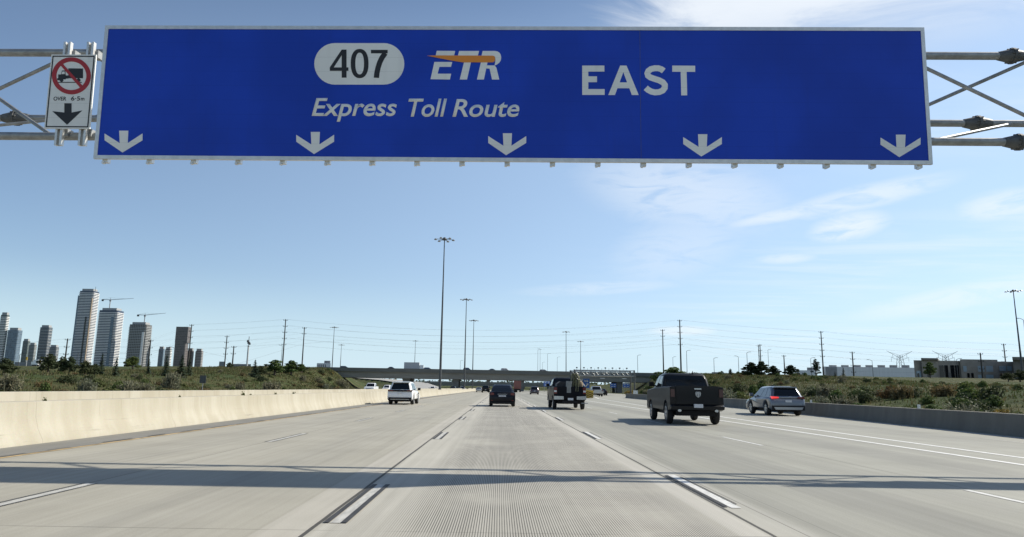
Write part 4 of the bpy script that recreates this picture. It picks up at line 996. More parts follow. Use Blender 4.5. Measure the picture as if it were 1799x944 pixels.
# two pale boxes at the foot of the gantry
for px, lab in ((1114.5, 'pale grey control cabinet at the toll gantry foot, nearer the posts'), (1118.5, 'pinkish white control cabinet at the toll gantry foot, further from the posts')):
    p = at(px, 690, 158); o = MB().box(-.22, .22, -.2, .2, 0, 1.15).box(-.26, .26, -.24, .24, 1.152, 1.2).build('control_cabinet', MT['signwhite']); o.location = (p.x, 158, max(0, terrain(p.x, 158))); tag(o, lab, 'cabinet')

# ------------------------------------------------------------------ masts, poles, wires
def high_mast(px, top, Y, label, x=None, r=.30, n=6, arm=1.9):
    p = at(px, top, Y); z0 = terrain(p.x, Y)-.1
    t = thing('high_mast_light', label, 'light mast', (p.x, Y, z0), 0, 'high mast lights along the motorway'); h = p.z-z0
    mb = MB(); mb.tube((0, 0, 0), (0, 0, h*.33), r, r*.82, 12).tube((0, 0, h*.33), (0, 0, h*.66), r*.78, r*.58, 12).tube((0, 0, h*.66), (0, 0, h), r*.54, r*.36, 12)
    mb.build('mast', MT['pole'], t, True)
    mb = MB(); mb.lathe([(.25, h-.35), (.6, h-.3), (.6, h-.1), (.25, h+.35)], 10)
    for k in range(n):
        a = 2*math.pi*k/n+.2; mb.tube((0, 0, h-.2), (arm*math.cos(a), arm*math.sin(a), h-.1), .06, n=5)
    mb.build('lamp_ring', MT['pole'], t)
    for k in range(n):
        a = 2*math.pi*k/n+.2; b = MB(); b.lathe([(.32, h-.36), (.38, h-.22), (.16, h-.02)], 8, Matrix.Translation((arm*1.12*math.cos(a), arm*1.12*math.sin(a), 0))); b.build('lamp_head', MT['galv'], t)
    return t
high_mast(781, 420, 160, 'tallest high mast light, standing in the median before the bridge')
high_mast(819.5, 526, 264, 'second tallest high mast light, in the median just before the bridge', r=.32)
high_mast(832.5, 563, 345, 'third high mast light in the median, just past the bridge')
high_mast(587.5, 575, 402, 'high mast light behind the white rooftop building west of the bridge')
high_mast(730, 599, 560, 'thin high mast light above the box lorry on the bridge', r=.34)
high_mast(994.5, 583, 412, 'high mast light rising behind the black work pickup', r=.34)
high_mast(1020, 600, 492, 'high mast light just left of the toll gantry beam', r=.34)
high_mast(1780, 511, 225, 'high mast light by the commercial building at the picture edge', r=.34)
high_mast(600, 606, 520, 'shorter high mast light right of the white rooftop building', r=.3)
def street_light(px, top, Y, label, arm=1.6, side=1, r=.11):
    p = at(px, top, Y); z0 = terrain(p.x, Y)-.1; h = p.z-z0
    t = thing('street_light', label, 'street light', (p.x, Y, z0), 0, 'slim street lights behind the banks')
    MB().tube((0, 0, 0), (0, 0, h), r, r*.6, 8).build('pole', MT['pole'], t)
    mb = MB(); mb.path([(0, 0, h-.05), (side*arm*.5, 0, h+.35), (side*arm, 0, h+.4)], r*.6, 6); mb.box(side*arm-.35, side*arm+.35, -.15, .15, h+.32, h+.46); mb.build('lamp_arm', MT['pole'], t)
for px, top, Y, lab, s in ((945, 615, 520, 'pale slim street light over the bridge, in the pair left of the black pickup', 1), (949, 613, 640, 'pale slim street light, right one of the pair left of the black pickup', -1), (962, 622, 560, 'slim street light above the left edge of the black pickup', 1),
        (979, 628, 600, 'short slim street light above the cab of the black pickup', 1), (953, 637, 700, 'shortest slim street light left of the black pickup', 1), (1120, 625, 380, 'slim street light above the toll gantry end', 1), (1206, 617, 330, 'slim street light right of the twin utility poles', 1), (1182, 628, 420, 'thin street light between the two utility poles by the grey pickup', 1), (1254, 630, 340, 'street light above the tailgate of the dark grey pickup', 1),
        (1297, 627, 330, 'street light left of the clump of pines', -1), (1312, 620, 300, 'street light standing against the clump of pines', 1), (1349, 615, 400, 'street light right of the clump of pines', 1), (1424, 630, 280, 'street light left of the tall lone conifer', 1), (1532, 634, 260, 'pale street light before the white warehouse', -1),
        (138, 620, 200, 'street light at the foot of the tallest tower', 1), (307, 612, 230, 'street light before the brown tower', -1), (496, 608, 360, 'pale street light by the tall utility pole west of the bridge', -1), (809, 634, 620, 'faint street light between the tall median masts', 1),
        (35, 623, 190, 'street light by the road junction, near the grey shed', 1), (1680, 632, 235, 'street light before the commercial building doors', 1), (1798, 562, 190, 'street light reaching in at the picture edge', -1)):
    street_light(px, top, Y, lab, side=s, arm=1.6 if Y < 500 else 2.4, r=.11 if Y < 300 else .15)
POLES = {}
def utility_pole(key, px, top, Y, label, arms=4, r=.24, w=.95):
    p = at(px, top, Y); z0 = terrain(p.x, Y)-.3; h = p.z-z0
    t = thing('utility_pole', label, 'utility pole', (p.x, Y, z0), 0, 'timber utility poles along the crossing road')
    MB().tube((0, 0, 0), (0, 0, h), r*1.25, r*.75, 10).build('pole', MT['wood'], t)
    hs = [h-.5-k*2.6 for k in range(arms)]
    for z in hs:
        mb = MB(); mb.box(-w, w, -.08, .08, z-.07, z+.07)
        for s in (-1, 1): mb.lathe([(.05, z+.07), (.10, z+.2), (.09, z+.34), (.03, z+.4)], 6, Matrix.Translation((s*w*.93, 0, 0)))
        mb.build('crossarm', MT['wood'], t)
    POLES[key] = (p.x, Y, [z0+z+.42 for z in hs], w*.93)
    return t
for key, px, top, Y, lab, arms in (
        ('a0', 119, 595, 250, 'timber pole in front of the tallest tower', 3), ('a1', 265, 597, 260, 'timber pole right of the unfinished tower', 3), ('a2', 337, 570, 300, 'tall timber pole right of the brown tower', 5), ('a3', 502, 561, 292, 'tallest timber pole, rising from bushes west of the bridge', 5), ('a4', 1194, 562, 296, 'tallest timber pole behind the dark grey pickup', 5), ('a5', 1442, 582, 290, 'tall timber pole left of the white warehouse', 5), ('a6', 1763, 604, 285, 'leaning timber pole over the commercial building roof', 4),
        ('b2', 399, 590, 310, 'timber pole with crossarms left of the camera mast', 4), ('b3', 535, 575, 312, 'timber pole at the west end of the bridge', 2), ('b4', 1164, 579, 305, 'slim timber pole left of its taller twin by the grey pickup', 2), ('b5', 1335, 605, 330, 'timber pole rising out of the pine clump', 4), ('b6', 1497, 618, 275, 'timber pole before the white warehouse', 4), ('b7', 1722, 620, 240, 'short timber pole before the commercial building windows', 3), ('c1', 411, 608, 270, 'short timber pole between the crossarm pole and the camera mast', 2), ('c2', 1377, 624, 300, 'bare short timber pole right of the pine clump', 1), ('c3', 1332.5, 607, 400, 'thin timber pole behind the pine clump', 1)):
    utility_pole(key, px, top, Y, lab, arms, .25 if key != 'a4' else .3)
MT['wire'] = mat('power cable', (.06, .06, .06), .6)
def run_wire(keys, lvl, side, sag, label, ends=None, r=.011):
    pts = []
    seq = []
    for k in keys:
        x, y, zs, w = POLES[k]; seq.append(Vector((x+side*w, y, zs[min(lvl, len(zs)-1)]-max(0, lvl-len(zs)+1)*1.6)))
    if ends: seq = [seq[0]+Vector(ends[0])]+seq+[seq[-1]+Vector(ends[1])]
    for a, b in zip(seq, seq[1:]):
        d = (b-a).length; s = sag*(d/150)**2
        for i in range(12):
            t = i/12; q = a.lerp(b, t); q.z -= 4*s*t*(1-t); pts.append(q)
    pts.append(seq[-1])
    o = MB().path(pts, r, 4).build('power_wire', MT['wire']); return tag(o, label, 'wire', 'wires strung between the timber poles')
WL = ['topmost', 'second', 'third', 'fourth', 'fifth']
for lv in range(5):
    for s in (-1, 1):
        run_wire(['a0', 'a1', 'a2', 'a3', 'a4', 'a5', 'a6'], lv, s, 3.6, 'sagging wire on the %s arms of the tall poles, %s strand' % (WL[lv], 'near' if s < 0 else 'other'), ((-150, 5, -4), (160, -10, 1)))
for lv in range(4):
    run_wire(['b2', 'b3', 'b4', 'b5', 'b6', 'b7'], lv, 1, 3.2, 'thin wire on the %s arms of the shorter poles' % WL[lv], ((-120, 5, -3), (150, -10, 0)))
run_wire(['a2', 'b2', 'c1', 'b3'], 4, 0, 1.4, 'low wire slung past the camera mast west of the bridge', ((-60, 0, -4), (20, 0, 2)), .022)
# transmission towers far off
def pylon(px, top, base, Y, label):
    p = at(px, top, Y); z0 = at(px, base, Y).z-8; h = p.z-z0; k = h*.5
    t = thing('transmission_tower', label, 'pylon', (p.x, Y, z0), 0, 'steel transmission towers beyond the warehouse'); mb = MB()
    b_, c_ = h*.13, h*.045
    for sx in (-1, 1):
        for sy in (-1, 1): mb.tube((sx*b_, sy*b_, 0), (sx*c_, sy*c_, h*.88), .3, .2, 4)
    for i in range(7):
        z, z2 = h*.88*i/7, h*.88*(i+1)/7; a, b = lerp(i/7, b_, c_), lerp((i+1)/7, b_, c_)
        for sy in (-1, 1): mb.tube((-a, sy*a, z), (b, sy*b, z2), .12, n=3); mb.tube((a, sy*a, z), (-b, sy*b, z2), .12, n=3)
    mb.build('lattice', MT['pole'], t)
    mb = MB()
    for s in (-1, 1):
        mb.tube((0, 0, h*.80), (s*h*.36, 0, h), .22, n=4); mb.tube((0, 0, h*.88), (s*h*.30, 0, h*.965), .16, n=4); mb.tube((0, 0, h*.74), (s*h*.25, 0, h*.82), .2, n=4); mb.tube((s*h*.25, 0, h*.82), (s*h*.25, 0, h*.70), .15, n=4); mb.tube((s*h*.2, 0, h*.9), (s*h*.2, 0, h*.8), .15, n=4)
    mb.build('crossarm', MT['pole'], t)
pylon(1580, 617, 668, 820, 'steel transmission tower above the right end of the warehouse')
pylon(1660, 617, 668, 820, 'steel transmission tower above the commercial building roof')
# camera / cell mast west of the bridge
p = at(437.5, 596, 270); z0 = terrain(p.x, 270); h = p.z-z0
t = thing('antenna_mast', 'pale monopole with antenna drums at its head, west of the bridge', 'antenna mast', (p.x, 270, z0-.2))
MT['pale'] = mat('pale steel', (.42, .43, .42), .5, .2, .1, 3.)
MB().tube((0, 0, 0), (0, 0, h-2.6), .34, .28, 12).build('pole', MT['pale'], t)
MB().tube((0, 0, h-2.6), (0, 0, h-2.4), .55, n=12).build('collar', MT['pale'], t)
for x_, z_, r_ in ((-.2, h-.7, .45), (.1, h-1.3, .5), (.45, h-1.7, .42)): MB().tube((x_, -.3, z_-.35), (x_, -.3, z_+.45), r_, n=10).build('antenna', MT['pole'], t)
MB().tube((0, 0, h-2.4), (0, 0, h+1.2), .12, n=8).build('spire', MT['pole'], t)

# ------------------------------------------------------------------ city towers
def facade(name, glass, frame, fx, fz, mort, var=.3):
    m = bpy.data.materials.new(name); m.use_nodes = True; nt = m.node_tree; bs = nt.nodes['Principled BSDF']
    o = N(nt, 'ShaderNodeTexCoord').outputs['Object']; s = N(nt, 'ShaderNodeSeparateXYZ', {0: o})
    hx = M_(nt, 'ADD', s.outputs[0], s.outputs[1])
    v = N(nt, 'ShaderNodeCombineXYZ', {0: M_(nt, 'DIVIDE', hx, fx), 1: M_(nt, 'DIVIDE', s.outputs[2], fz), 2: 0.}).outputs[0]
    fxx = M_(nt, 'FRACT', M_(nt, 'DIVIDE', hx, fx)); fzz = M_(nt, 'FRACT', M_(nt, 'DIVIDE', s.outputs[2], fz))
    fl = N(nt, 'ShaderNodeVectorMath', {0: v}, operation='FLOOR'); wn = N(nt, 'ShaderNodeTexWhiteNoise', {'Vector': fl.outputs[0]}, noise_dimensions='2D')
    g = MIX(nt, wn.outputs[0], tuple(c*(1-var) for c in glass), tuple(c*(1+var) for c in glass))
    fr = M_(nt, 'MAXIMUM', M_(nt, 'LESS_THAN', fxx, mort[0]), M_(nt, 'LESS_THAN', fzz, mort[1]))
    nt.links.new(MIX(nt, fr, g, frame), bs.inputs['Base Color'])
    nt.links.new(M_(nt, 'ADD', M_(nt, 'MULTIPLY', fr, .5), .18), bs.inputs['Roughness'])
    return m
F1 = facade('blue grey window wall', (.03, .05, .09), (.13, .145, .175), 1.9, 3.0, (.12, .12))
F2 = facade('dark window wall', (.05, .07, .09), (.20, .21, .22), 2.2, 3.0, (.14, .2))
F3 = facade('greenish window wall', (.06, .085, .085), (.20, .22, .21), 3.0, 3.2, (.14, .18))
F4 = facade('bare concrete frame', (.045, .048, .047), (.24, .235, .22), 3.2, 3.0, (.28, .24))
F5 = facade('brown panel facade', (.085, .078, .078), (.15, .135, .13), 2.4, 3.1, (.3, .35))
F6 = facade('pale blue curtain wall', (.10, .15, .20), (.18, .22, .25), 3.0, 3.4, (.08, .1), .2)
MT['slab'] = mat('white balcony slab', (.76, .76, .74), .7, 0, .05, .2)
MT['slabdim'] = mat('grey balcony slab', (.33, .34, .34), .7, 0, .05, .2)
MT['brace'] = mat('tan hoist cladding', (.42, .33, .24), .8)
def tower(px0, px1, top, base, Y, label, fac, slab='slab', depth=None, sides=(1, 1), step=None, slabz=3.0, rnd_=.25, over=.9, crown=True, partial=0., z0add=-12, name='apartment_tower'):
    a, b = at(px0, base, Y), at(px1, base, Y); W_ = b.x-a.x; w = W_/(1+.62*abs(b.x)/Y)+1.5; d = w*.7; a.x -= 2.0; b = Vector((a.x+w, Y, b.z)); zt_ = at((px0+px1)/2, top, Y).z; z0 = min(a.z, 9)+z0add; h = zt_-z0
    t = thing(name, label, 'tower', ((a.x+b.x)/2, Y+d/2, z0), 0, 'distant city towers'); w2, d2 = w/2-over, d/2-over
    def ringp(e, z, c):
        x_, y_ = w2+e, d2+e
        return [Vector(p) for p in ((-x_+c, -y_, z), (x_-c, -y_, z), (x_-c*.3, -y_+c*.3, z), (x_, -y_+c, z), (x_, y_-c, z), (x_-c, y_, z), (-x_+c, y_, z), (-x_, y_-c, z), (-x_, -y_+c, z), (-x_+c*.3, -y_+c*.3, z))]
    c = w*rnd_*.32+.3
    MB().loft([ringp(0, 0, c), ringp(0, h, c)]).build('wall', fac, t)
    if slab:
        ms = None; nfl = int(h/slabz)
        for k in range(4, nfl):
            z = k*slabz
            if ms is None:
                mb = MB(); mb.loft([ringp(over, 0, c+over*.6), ringp(over, 1.2, c+over*.6)]); o = mb.build('balcony', MT[slab], t); ms = o
            else:
                o = ms.copy(); COL.objects.link(o); o.parent = t
            o.location = (0, 0, z)
    if crown:
        MB().box(-w2*.75, w2*.75, -d2*.7, d2*.7, h-.01, h+4.5).build('roof_house', MT['slabdim'], t)
    return t, w, d, h
t6, w6, d6, h6 = tower(121, 158, 511, 664, 1300, 'tallest tower, white balcony bands and a stepped top', F1, depth=30)
MB().box(w6/2-3.6, w6/2-1.6, -d6/2-.9, -d6/2+.6, 12, h6*.92).build('hoist_track', MT['brace'], t6)
MB().box(w6*.12, w6*.2, -d6/2-.5, -d6/2+.3, h6*.1, h6*.72).build('dark_bay', MT['glass'], t6)
MB().box(-w6/2-.3, -w6/2+3.2, -d6/2+.4, d6/2-2, 0, h6-9).build('corner_bay', F6, t6)
MB().tube((w6*.42, -4, h6-6), (w6*.42, -4, h6+9), .5, .3, 6).build('hoist_mast', MT['pole'], t6)
t7, w7, d7, h7 = tower(160, 206, 545, 664, 1280, 'second tallest tower with white balcony bands, crane on its roof', F1, depth=36)
MB().box(w7*.20, w7*.34, -d7/2-.4, -d7/2+.6, 0, h7-12).build('glass_bay', F6, t7)
t8, w8, d8, h8 = tower(217, 259, 570, 664, 1270, 'unfinished tower of grey concrete floors with a crane on top', F4, 'slabdim', depth=34)
MB().box(w8*.28, w8*.40, -d8/2-.3, -d8/2+.6, 0, h8-14).build('balcony_bay', MT['slab'], t8)
tower(59.5, 82, 575, 664, 1420, 'slim blue glass tower with a chamfered top, left of the tallest', F2, 'slabdim', over=.4, slabz=6)
tower(2, 30, 580, 664, 1250, 'tower with blue glass front and white gridded side near the left edge', F6, None, depth=22)
mb = MB()
tower(31.5, 46, 599, 664, 1500, 'low green-grey tower with its taller half left of the slim blue one', F3, None)
tower(44, 58, 606, 664, 1480, 'low pale banded tower just left of the slim blue glass one', F3, 'slabdim', over=.5)
tower(80.5, 98, 610, 664, 1400, 'low tower with a flat overhanging roof beside the tallest one', F2, 'slabdim', over=.5)
tower(-14, 3, 553, 664, 1250, 'white banded tower cut by the left picture edge', F3, over=.8)
tower(274, 286, 613, 664, 1350, 'low pale blue glass tower left of the brown one', F6, None)
tower(286, 298, 614, 664, 1340, 'low white banded tower touching the brown one', F3, 'slab', over=.4)
t, w, d, h = tower(301, 327, 602, 664, 1300, 'brown grey tower with an offset upper block', F5, None, depth=24, crown=False)
a_ = at(305, 574, 1300); MB().box(-w/2+1.6, w/2+1.4, -d/2+.6, d/2-.6, h-.01, a_.z-t.location.z).build('upper_block', F5, t)
tower(325, 338, 616, 664, 1330, 'low grey block just right of the brown tower', F5, None)
tower(340, 354, 617, 664, 1330, 'low grey block with pale balconies, right of the timber pole', F5, 'slabdim', over=.5)
def crane(px_m, y_base, y_top, x_left, y_left, x_right, y_right, Y, label):
    b, tp = at(px_m, y_base, Y), at(px_m, y_top, Y); t = thing('tower_crane', label, 'crane', (b.x, Y+8, b.z-2)); h = tp.z-b.z+2
    MT.setdefault('crane', mat('crane steel', (.30, .31, .32), .5, .2))
    MB().tube((0, 0, 0), (0, 0, h), .8, n=4).tube((0, 0, h), (0, 0, h+4.5), .7, .2, 4).build('mast', MT['crane'], t)
    l, r_ = at(x_left, y_left, Y), at(x_right, y_right, Y); zl, zr = l.z-b.z+2, r_.z-b.z+2
    mb = MB(); mb.tube((0, 0, h+.5), (r_.x-b.x, 0, zr), .7, .35, 4); mb.tube((0, 0, h+4.4), ((r_.x-b.x)*.6, 0, lerp(.6, h+.5, zr)+.4), .14, n=4); mb.build('jib', MT['crane'], t)
    mb = MB(); mb.tube((0, 0, h+.5), (l.x-b.x, 0, zl), .7, n=4); mb.tube((0, 0, h+4.4), (l.x-b.x, 0, zl+.4), .14, n=4); mb.build('counter_jib', MT['crane'], t)
    MB().box(l.x-b.x-1.2, l.x-b.x+2.0, -1, 1, zl-3.0, zl+.3).build('counterweight', MT['pole'], t)
    MB().box(-1.2, 1.2, -1.4, 1.2, h-2.6, h-.1).build('cab', MT['crane'], t)
crane(188, 542, 526.5, 176, 525.5, 231, 523.5, 1280, 'tower crane on the roof of the second tallest tower')
crane(249.5, 567, 553.5, 238.5, 552.5, 288, 549.5, 1270, 'tower crane on the unfinished tower')

# ------------------------------------------------------------------ low buildings
MT['whitewall'] = mat('white metal cladding', (.66, .67, .68), .6, 0, .05, .3, stretch=(6, 6, .1))
MT['greywall'] = mat('grey cladding', (.22, .23, .24), .7, 0, .08, .3)
MT['stone'] = mat('brown grey stone panel', (.30, .268, .225), .8, 0, .14, .35)
MT['stone2'] = mat('dark stone panel', (.16, .15, .135), .8, 0, .1, .4)
MT['winlight'] = mat('sky blue window glass', (.34, .42, .46), .3, spec=.7)
def bx_at(px0, px1, y0, y1, Y): a, b = at(px0, y1, Y), at(px1, y0, Y); return a.x, b.x, a.z, b.z
def building(name, label, Y, px0, px1, top, base, depth, wall, cat='building'):
    x0, x1, z0, z1 = bx_at(px0, px1, top, base, Y); zb = min(z0, terrain((x0+x1)/2, Y))-1.5
    t = thing(name, label, cat, ((x0+x1)/2, Y, zb)); w = (x1-x0)/2; h = z1-zb
    k = t.location.x/Y                      # plan follows a skewed lot: side walls run back at this slope
    def skew(a0, a1, y0, y1, b0, b1):
        return MB().loft([[Vector((a0+y0*k, y0, z)), Vector((a1+y0*k, y0, z)), Vector((a1+y1*k, y1, z)), Vector((a0+y1*k, y1, z))] for z in (b0, b1)])
    skew(-w, w, 0, depth, 0, h).build('wall', MT[wall], t)
    def part(nm, m, a, b, ytop, ybot, proud=.15, deep=.3):
        q0, q1, p0, p1 = bx_at(a, b, ytop, ybot, Y); cx = t.location.x
        return skew(q0-cx, q1-cx, -proud, deep, p0-zb, p1-zb).build(nm, MT[m], t)
    return t, part, w, h
wh, wp, w, h = building('warehouse', 'long white warehouse with grey rooftop monitors', 430, 1446, 1612, 646.5, 672, 60, 'whitewall')
for k in range(7):
    a = 1456+k*21.5; wp('roof_monitor', 'greywall', a, a+13, 641.6, 646.7, -2, 10)
wp('plinth', 'greywall', 1446, 1612, 664, 668)
wp('stair_bay', 'greywall', 1452, 1470, 645, 668, .3)
wh2, wp, w, h = building('warehouse', 'lower pale warehouse left of the lone tall conifer', 400, 1400, 1432, 651, 668, 30, 'whitewall')
wp('doorway', 'greywall', 1409, 1414, 655, 658); wp('roof_monitor', 'greywall', 1418, 1432, 646, 651.2, -1, 8)
cb, wp, w, h = building('commercial_building', 'brown stone commercial building with blue windows and flat roof towers', 250, 1608, 1799, 636, 668, 40, 'stone')
for (a, b, y0) in ((1622, 1646, 632.0), (1690, 1752, 632.5)): wp('roof_tower', 'stone', a, b, y0, 668, 1.0, 12)
wp('canopy_roof', 'stone2', 1619, 1648, 630.0, 633.2, 2., 13)
for (a, b) in ((1693, 1698), (1718.5, 1728.5), (1733, 1744)): wp('window', 'winlight', a, b, 643.5, 653.5, 1.1, 1.2)
for (a, b) in ((1719, 1728), (1733, 1745)): wp('window', 'winlight', a, b, 659, 668, 1.08, 1.2)
for (a, b) in ((1653, 1657), (1661, 1665), (1672, 1676), (1680, 1684)): wp('window', 'glass', a, b, 642, 666, .2, .4)
for (a, b) in ((1756, 1767), (1770, 1777)): wp('window', 'winlight', a, b, 643.5, 652, .2, .4)
wp('window', 'winlight', 1611, 1618, 652, 664, .2, .4)
for a in (1612, 1630, 1700, 1707, 1758, 1764, 1772): wp('window', 'glass', a, a+3.2, 656, 664, 1.12 if 1690 < a < 1752 else 1.06 if 1622 < a < 1646 else .22, .4)
wp('doorway', 'stone2', 1667, 1671, 655, 668, .25, .5); wp('roof_unit', 'greywall', 1662, 1672, 633.5, 636.2, -6, 10); wp('roof_unit', 'greywall', 1760, 1768, 633.8, 636.2, -6, 10)
cb2, wp, w, h = building('commercial_building', 'taller dark brown block with an overhanging roof at the picture edge', 232, 1783, 1840, 633, 668, 30, 'stone2')
wp('canopy_roof', 'stone2', 1779, 1842, 628.5, 632.8, 1.5, 20); wp('window', 'winlight', 1805, 1815, 641, 652, .2, .4)
wb_, wp, w, h = building('office_building', 'small white building with a raised dark rooftop block, west of the bridge', 380, 556, 581, 638.5, 650, 20, 'whitewall')
for k in range(5): wp('window', 'glass', 558+k*3.2, 559.6+k*3.2, 640.5, 647, .1, .2)
wp('roof_block', 'greywall', 569.5, 580.5, 634, 639, -1, 8)
gb, wp, w, h = building('low_building', 'long low grey building behind the camera mast', 330, 404, 441, 640, 652, 14, 'greywall')
gb, wp, w, h = building('low_building', 'small flat roofed grey building right of the low towers', 420, 384, 395, 635.5, 650, 10, 'greywall')
gb, wp, w, h = building('low_building', 'dark low shed by the road junction under the green towers', 300, 24, 68, 637, 652, 20, 'greywall')
gb, wp, w, h = building('low_building', 'plain concrete block on the bank left of the small conifer', 210, 1251, 1272, 654.3, 664, 8, 'greywall')
# white lorry parked by the junction
tl = thing('lorry', 'white box lorry by the junction in front of the low towers', 'lorry', (at(66, 640, 205).x, 205, terrain(at(66, 640, 205).x, 205)), R(65)); tl.scale = (.7, .7, .7)
box_part(tl, 'cargo_box', P_WHITE, -.95, .95, -1.6, 1.6, .9, 2.9); box_part(tl, 'chassis', 'blackplastic', -.8, .8, -1.6, 3, .45, .88); box_part(tl, 'cab', P_SILVER, -.85, .85, 1.7, 3.0, .885, 2.2)
for s in (-1, 1):
    for y_ in (-1.0, 2.4): wheel(tl, s*.8, y_, .4, .22, s)
for px, lab in ((48, 'yellow traffic signal left of the white box lorry'), (71, 'yellow traffic signal right of the white box lorry')):
    p = at(px, 627 if px < 60 else 632, 190); z0 = terrain(p.x, 190); h = p.z-z0; t = thing('traffic_signal', lab, 'traffic signal', (p.x, 190, z0-.1))
    MB().tube((0, 0, 0), (0, 0, h), .08, n=8).build('pole', MT['pale'], t); box_part(t, 'signal_head', 'cushion', -.17, .17, -.25, -.085, h-.85, h)
# sign seen from behind on the left bank
p = at(357, 662, 92); z0 = terrain(p.x, 92); t = thing('road_sign', 'grey back of a road sign on the left bank, above the median wall', 'road sign', (p.x, 92, z0-.1)); h = p.z-z0
MB().tube((0, .06, 0), (0, .06, h), .05, n=8).build('post', MT['galv'], t); box_part(t, 'panel', 'darksteel', -.42, .42, -.02, .02, h-.75, h+.25)

# ------------------------------------------------------------------ vegetation
def leaf_cloud(mb, rg_, blobs, n, size, flat=.6, aspect=.55):
    tot = sum(b[3]*b[4]*b[5] for b in blobs)**1.0
    for (cx, cy, cz, rx, ry, rz_) in blobs:
        k = max(6, int(n*rx*ry*rz_/tot))
        for _ in range(k):
            while True:
                v = Vector((rg_.uniform(-1, 1), rg_.uniform(-1, 1), rg_.uniform(-1, 1)))
                if .1 < v.length < 1: break
            v = v.normalized()*(v.length**.45)*rg_.uniform(.82, 1.08)
            p = Vector((cx+v.x*rx, cy+v.y*ry, cz+v.z*rz_))
            d = (v+Vector((rg_.gauss(0, .6), rg_.gauss(0, .6), rg_.gauss(.25, .6)))).normalized()
            a = d.orthogonal().normalized(); a.rotate(Matrix.Rotation(rg_.uniform(0, 6.28), 3, d)); b = d.cross(a); s = size*rg_.uniform(.6, 1.35)
            mb.add([p-a*s*aspect, p+b*s*.35+d*s*.15, p+a*s*aspect, p-b*s*.35+d*s*.25], [(0, 1, 2, 3)])
def stems(mb, rg_, n, spread, h, r=.03):
    for _ in range(n):
        a = rg_.uniform(0, 6.28); s = spread*rg_.uniform(.2, .8)
        mb.tube((0, 0, -.15), (s*math.cos(a), s*math.sin(a), h*rg_.uniform(.5, .8)), r, r*.4, 4, False)
def simple(mb, name, m, parent):
    me = bpy.data.meshes.new(name); me.from_pydata(mb.v, [], mb.f); me.materials.append(m); o = bpy.data.objects.new(name, me); COL.objects.link(o); o.parent = parent; return o
def bush_proto(seed, m, w=1.4, h=1.5, n=520, size=.26, tall=False):
    q = random.Random(seed); t = bpy.data.objects.new('shrub', None); COL.objects.link(t); t.empty_display_size = .3; t['category'] = 'shrub'
    blobs = []
    for _ in range(7):
        a = q.uniform(0, 6.28); s = q.uniform(0, .62)*w
        hh = h*q.uniform(.35, .62)*(1-.35*s/w); blobs.append((s*math.cos(a), s*math.sin(a), hh*.85, w*q.uniform(.32, .52), w*q.uniform(.32, .52), hh))
    mb = MB(); leaf_cloud(mb, q, blobs, n, size)
    if tall:
        for _ in range(60):
            a = q.uniform(0, 6.28); s = q.uniform(0, w*.8); x, y = s*math.cos(a), s*math.sin(a); d = Vector((q.gauss(0, .12), q.gauss(0, .12), 1)); l = h*q.uniform(.7, 1.25)
            p = Vector((x, y, 0)); sd = Vector((math.cos(a*3), math.sin(a*3), 0))*.05; mb.add([p-sd, p+sd, p+d*l+sd*.4, p+d*l-sd*.4], [(0, 1, 2, 3)])
            for k in range(5): r_ = p+d*l*(.6+.08*k); e = Vector((q.gauss(0, 1), q.gauss(0, 1), .6)).normalized()*.2; f_ = Vector((q.gauss(0, 1), q.gauss(0, 1), 0)).normalized()*.05; mb.add([r_-f_, r_+f_, r_+e+f_, r_+e-f_], [(0, 1, 2, 3)])
    simple(mb, 'foliage', m, t)
    mb = MB(); stems(mb, q, 5, w*.7, h, .022*w); simple(mb, 'stem', MT['bark'], t)
    return t
def spruce_proto(seed, m=None, n=620):
    q = random.Random(seed); t = bpy.data.objects.new('spruce_tree', None); COL.objects.link(t); t.empty_display_size = .3; t['category'] = 'tree'
    mb = MB()                                   # unit height 10, radius ~2.4
    for k in range(26):
        z = .5+9.3*(k/26)**.95; rr_ = 2.45*(1-z/10.3)**.85*q.uniform(.8, 1.1); nb = max(4, int(13*(1-z/11)))
        for j in range(nb):
            a = q.uniform(0, 6.28); l = rr_*q.uniform(.7, 1.12); d = Vector((math.cos(a), math.sin(a), -.22)); sd = Vector((-d.y, d.x, 0))
            for i in range(5):
                f_ = (i+.6)/5; p = Vector((0, 0, z))+d*l*f_; s = .42*(1-.5*f_)*(.5+.06*(10-z))*q.uniform(.8, 1.2)
                e = Vector((q.gauss(0, .12), q.gauss(0, .12), q.gauss(-.12, .12)))
                mb.add([p-sd*s, p+d*s*.9+e, p+sd*s, p-d*s*.7+Vector((0, 0, .12))], [(0, 1, 2, 3)])
    for _ in range(14): z = q.uniform(9.2, 10); mb.add([(0, 0, z), (q.gauss(0, .15), q.gauss(0, .15), z+.25), (q.gauss(0, .15), q.gauss(0, .15), z+.1)], [(0, 1, 2)])
    simple(mb, 'crown', MT['spruce'] if m is None else m, t)
    mb = MB(); mb.tube((0, 0, -.5), (0, 0, 9.6), .22, .03, 8, False); simple(mb, 'trunk', MT['bark'], t)
    return t
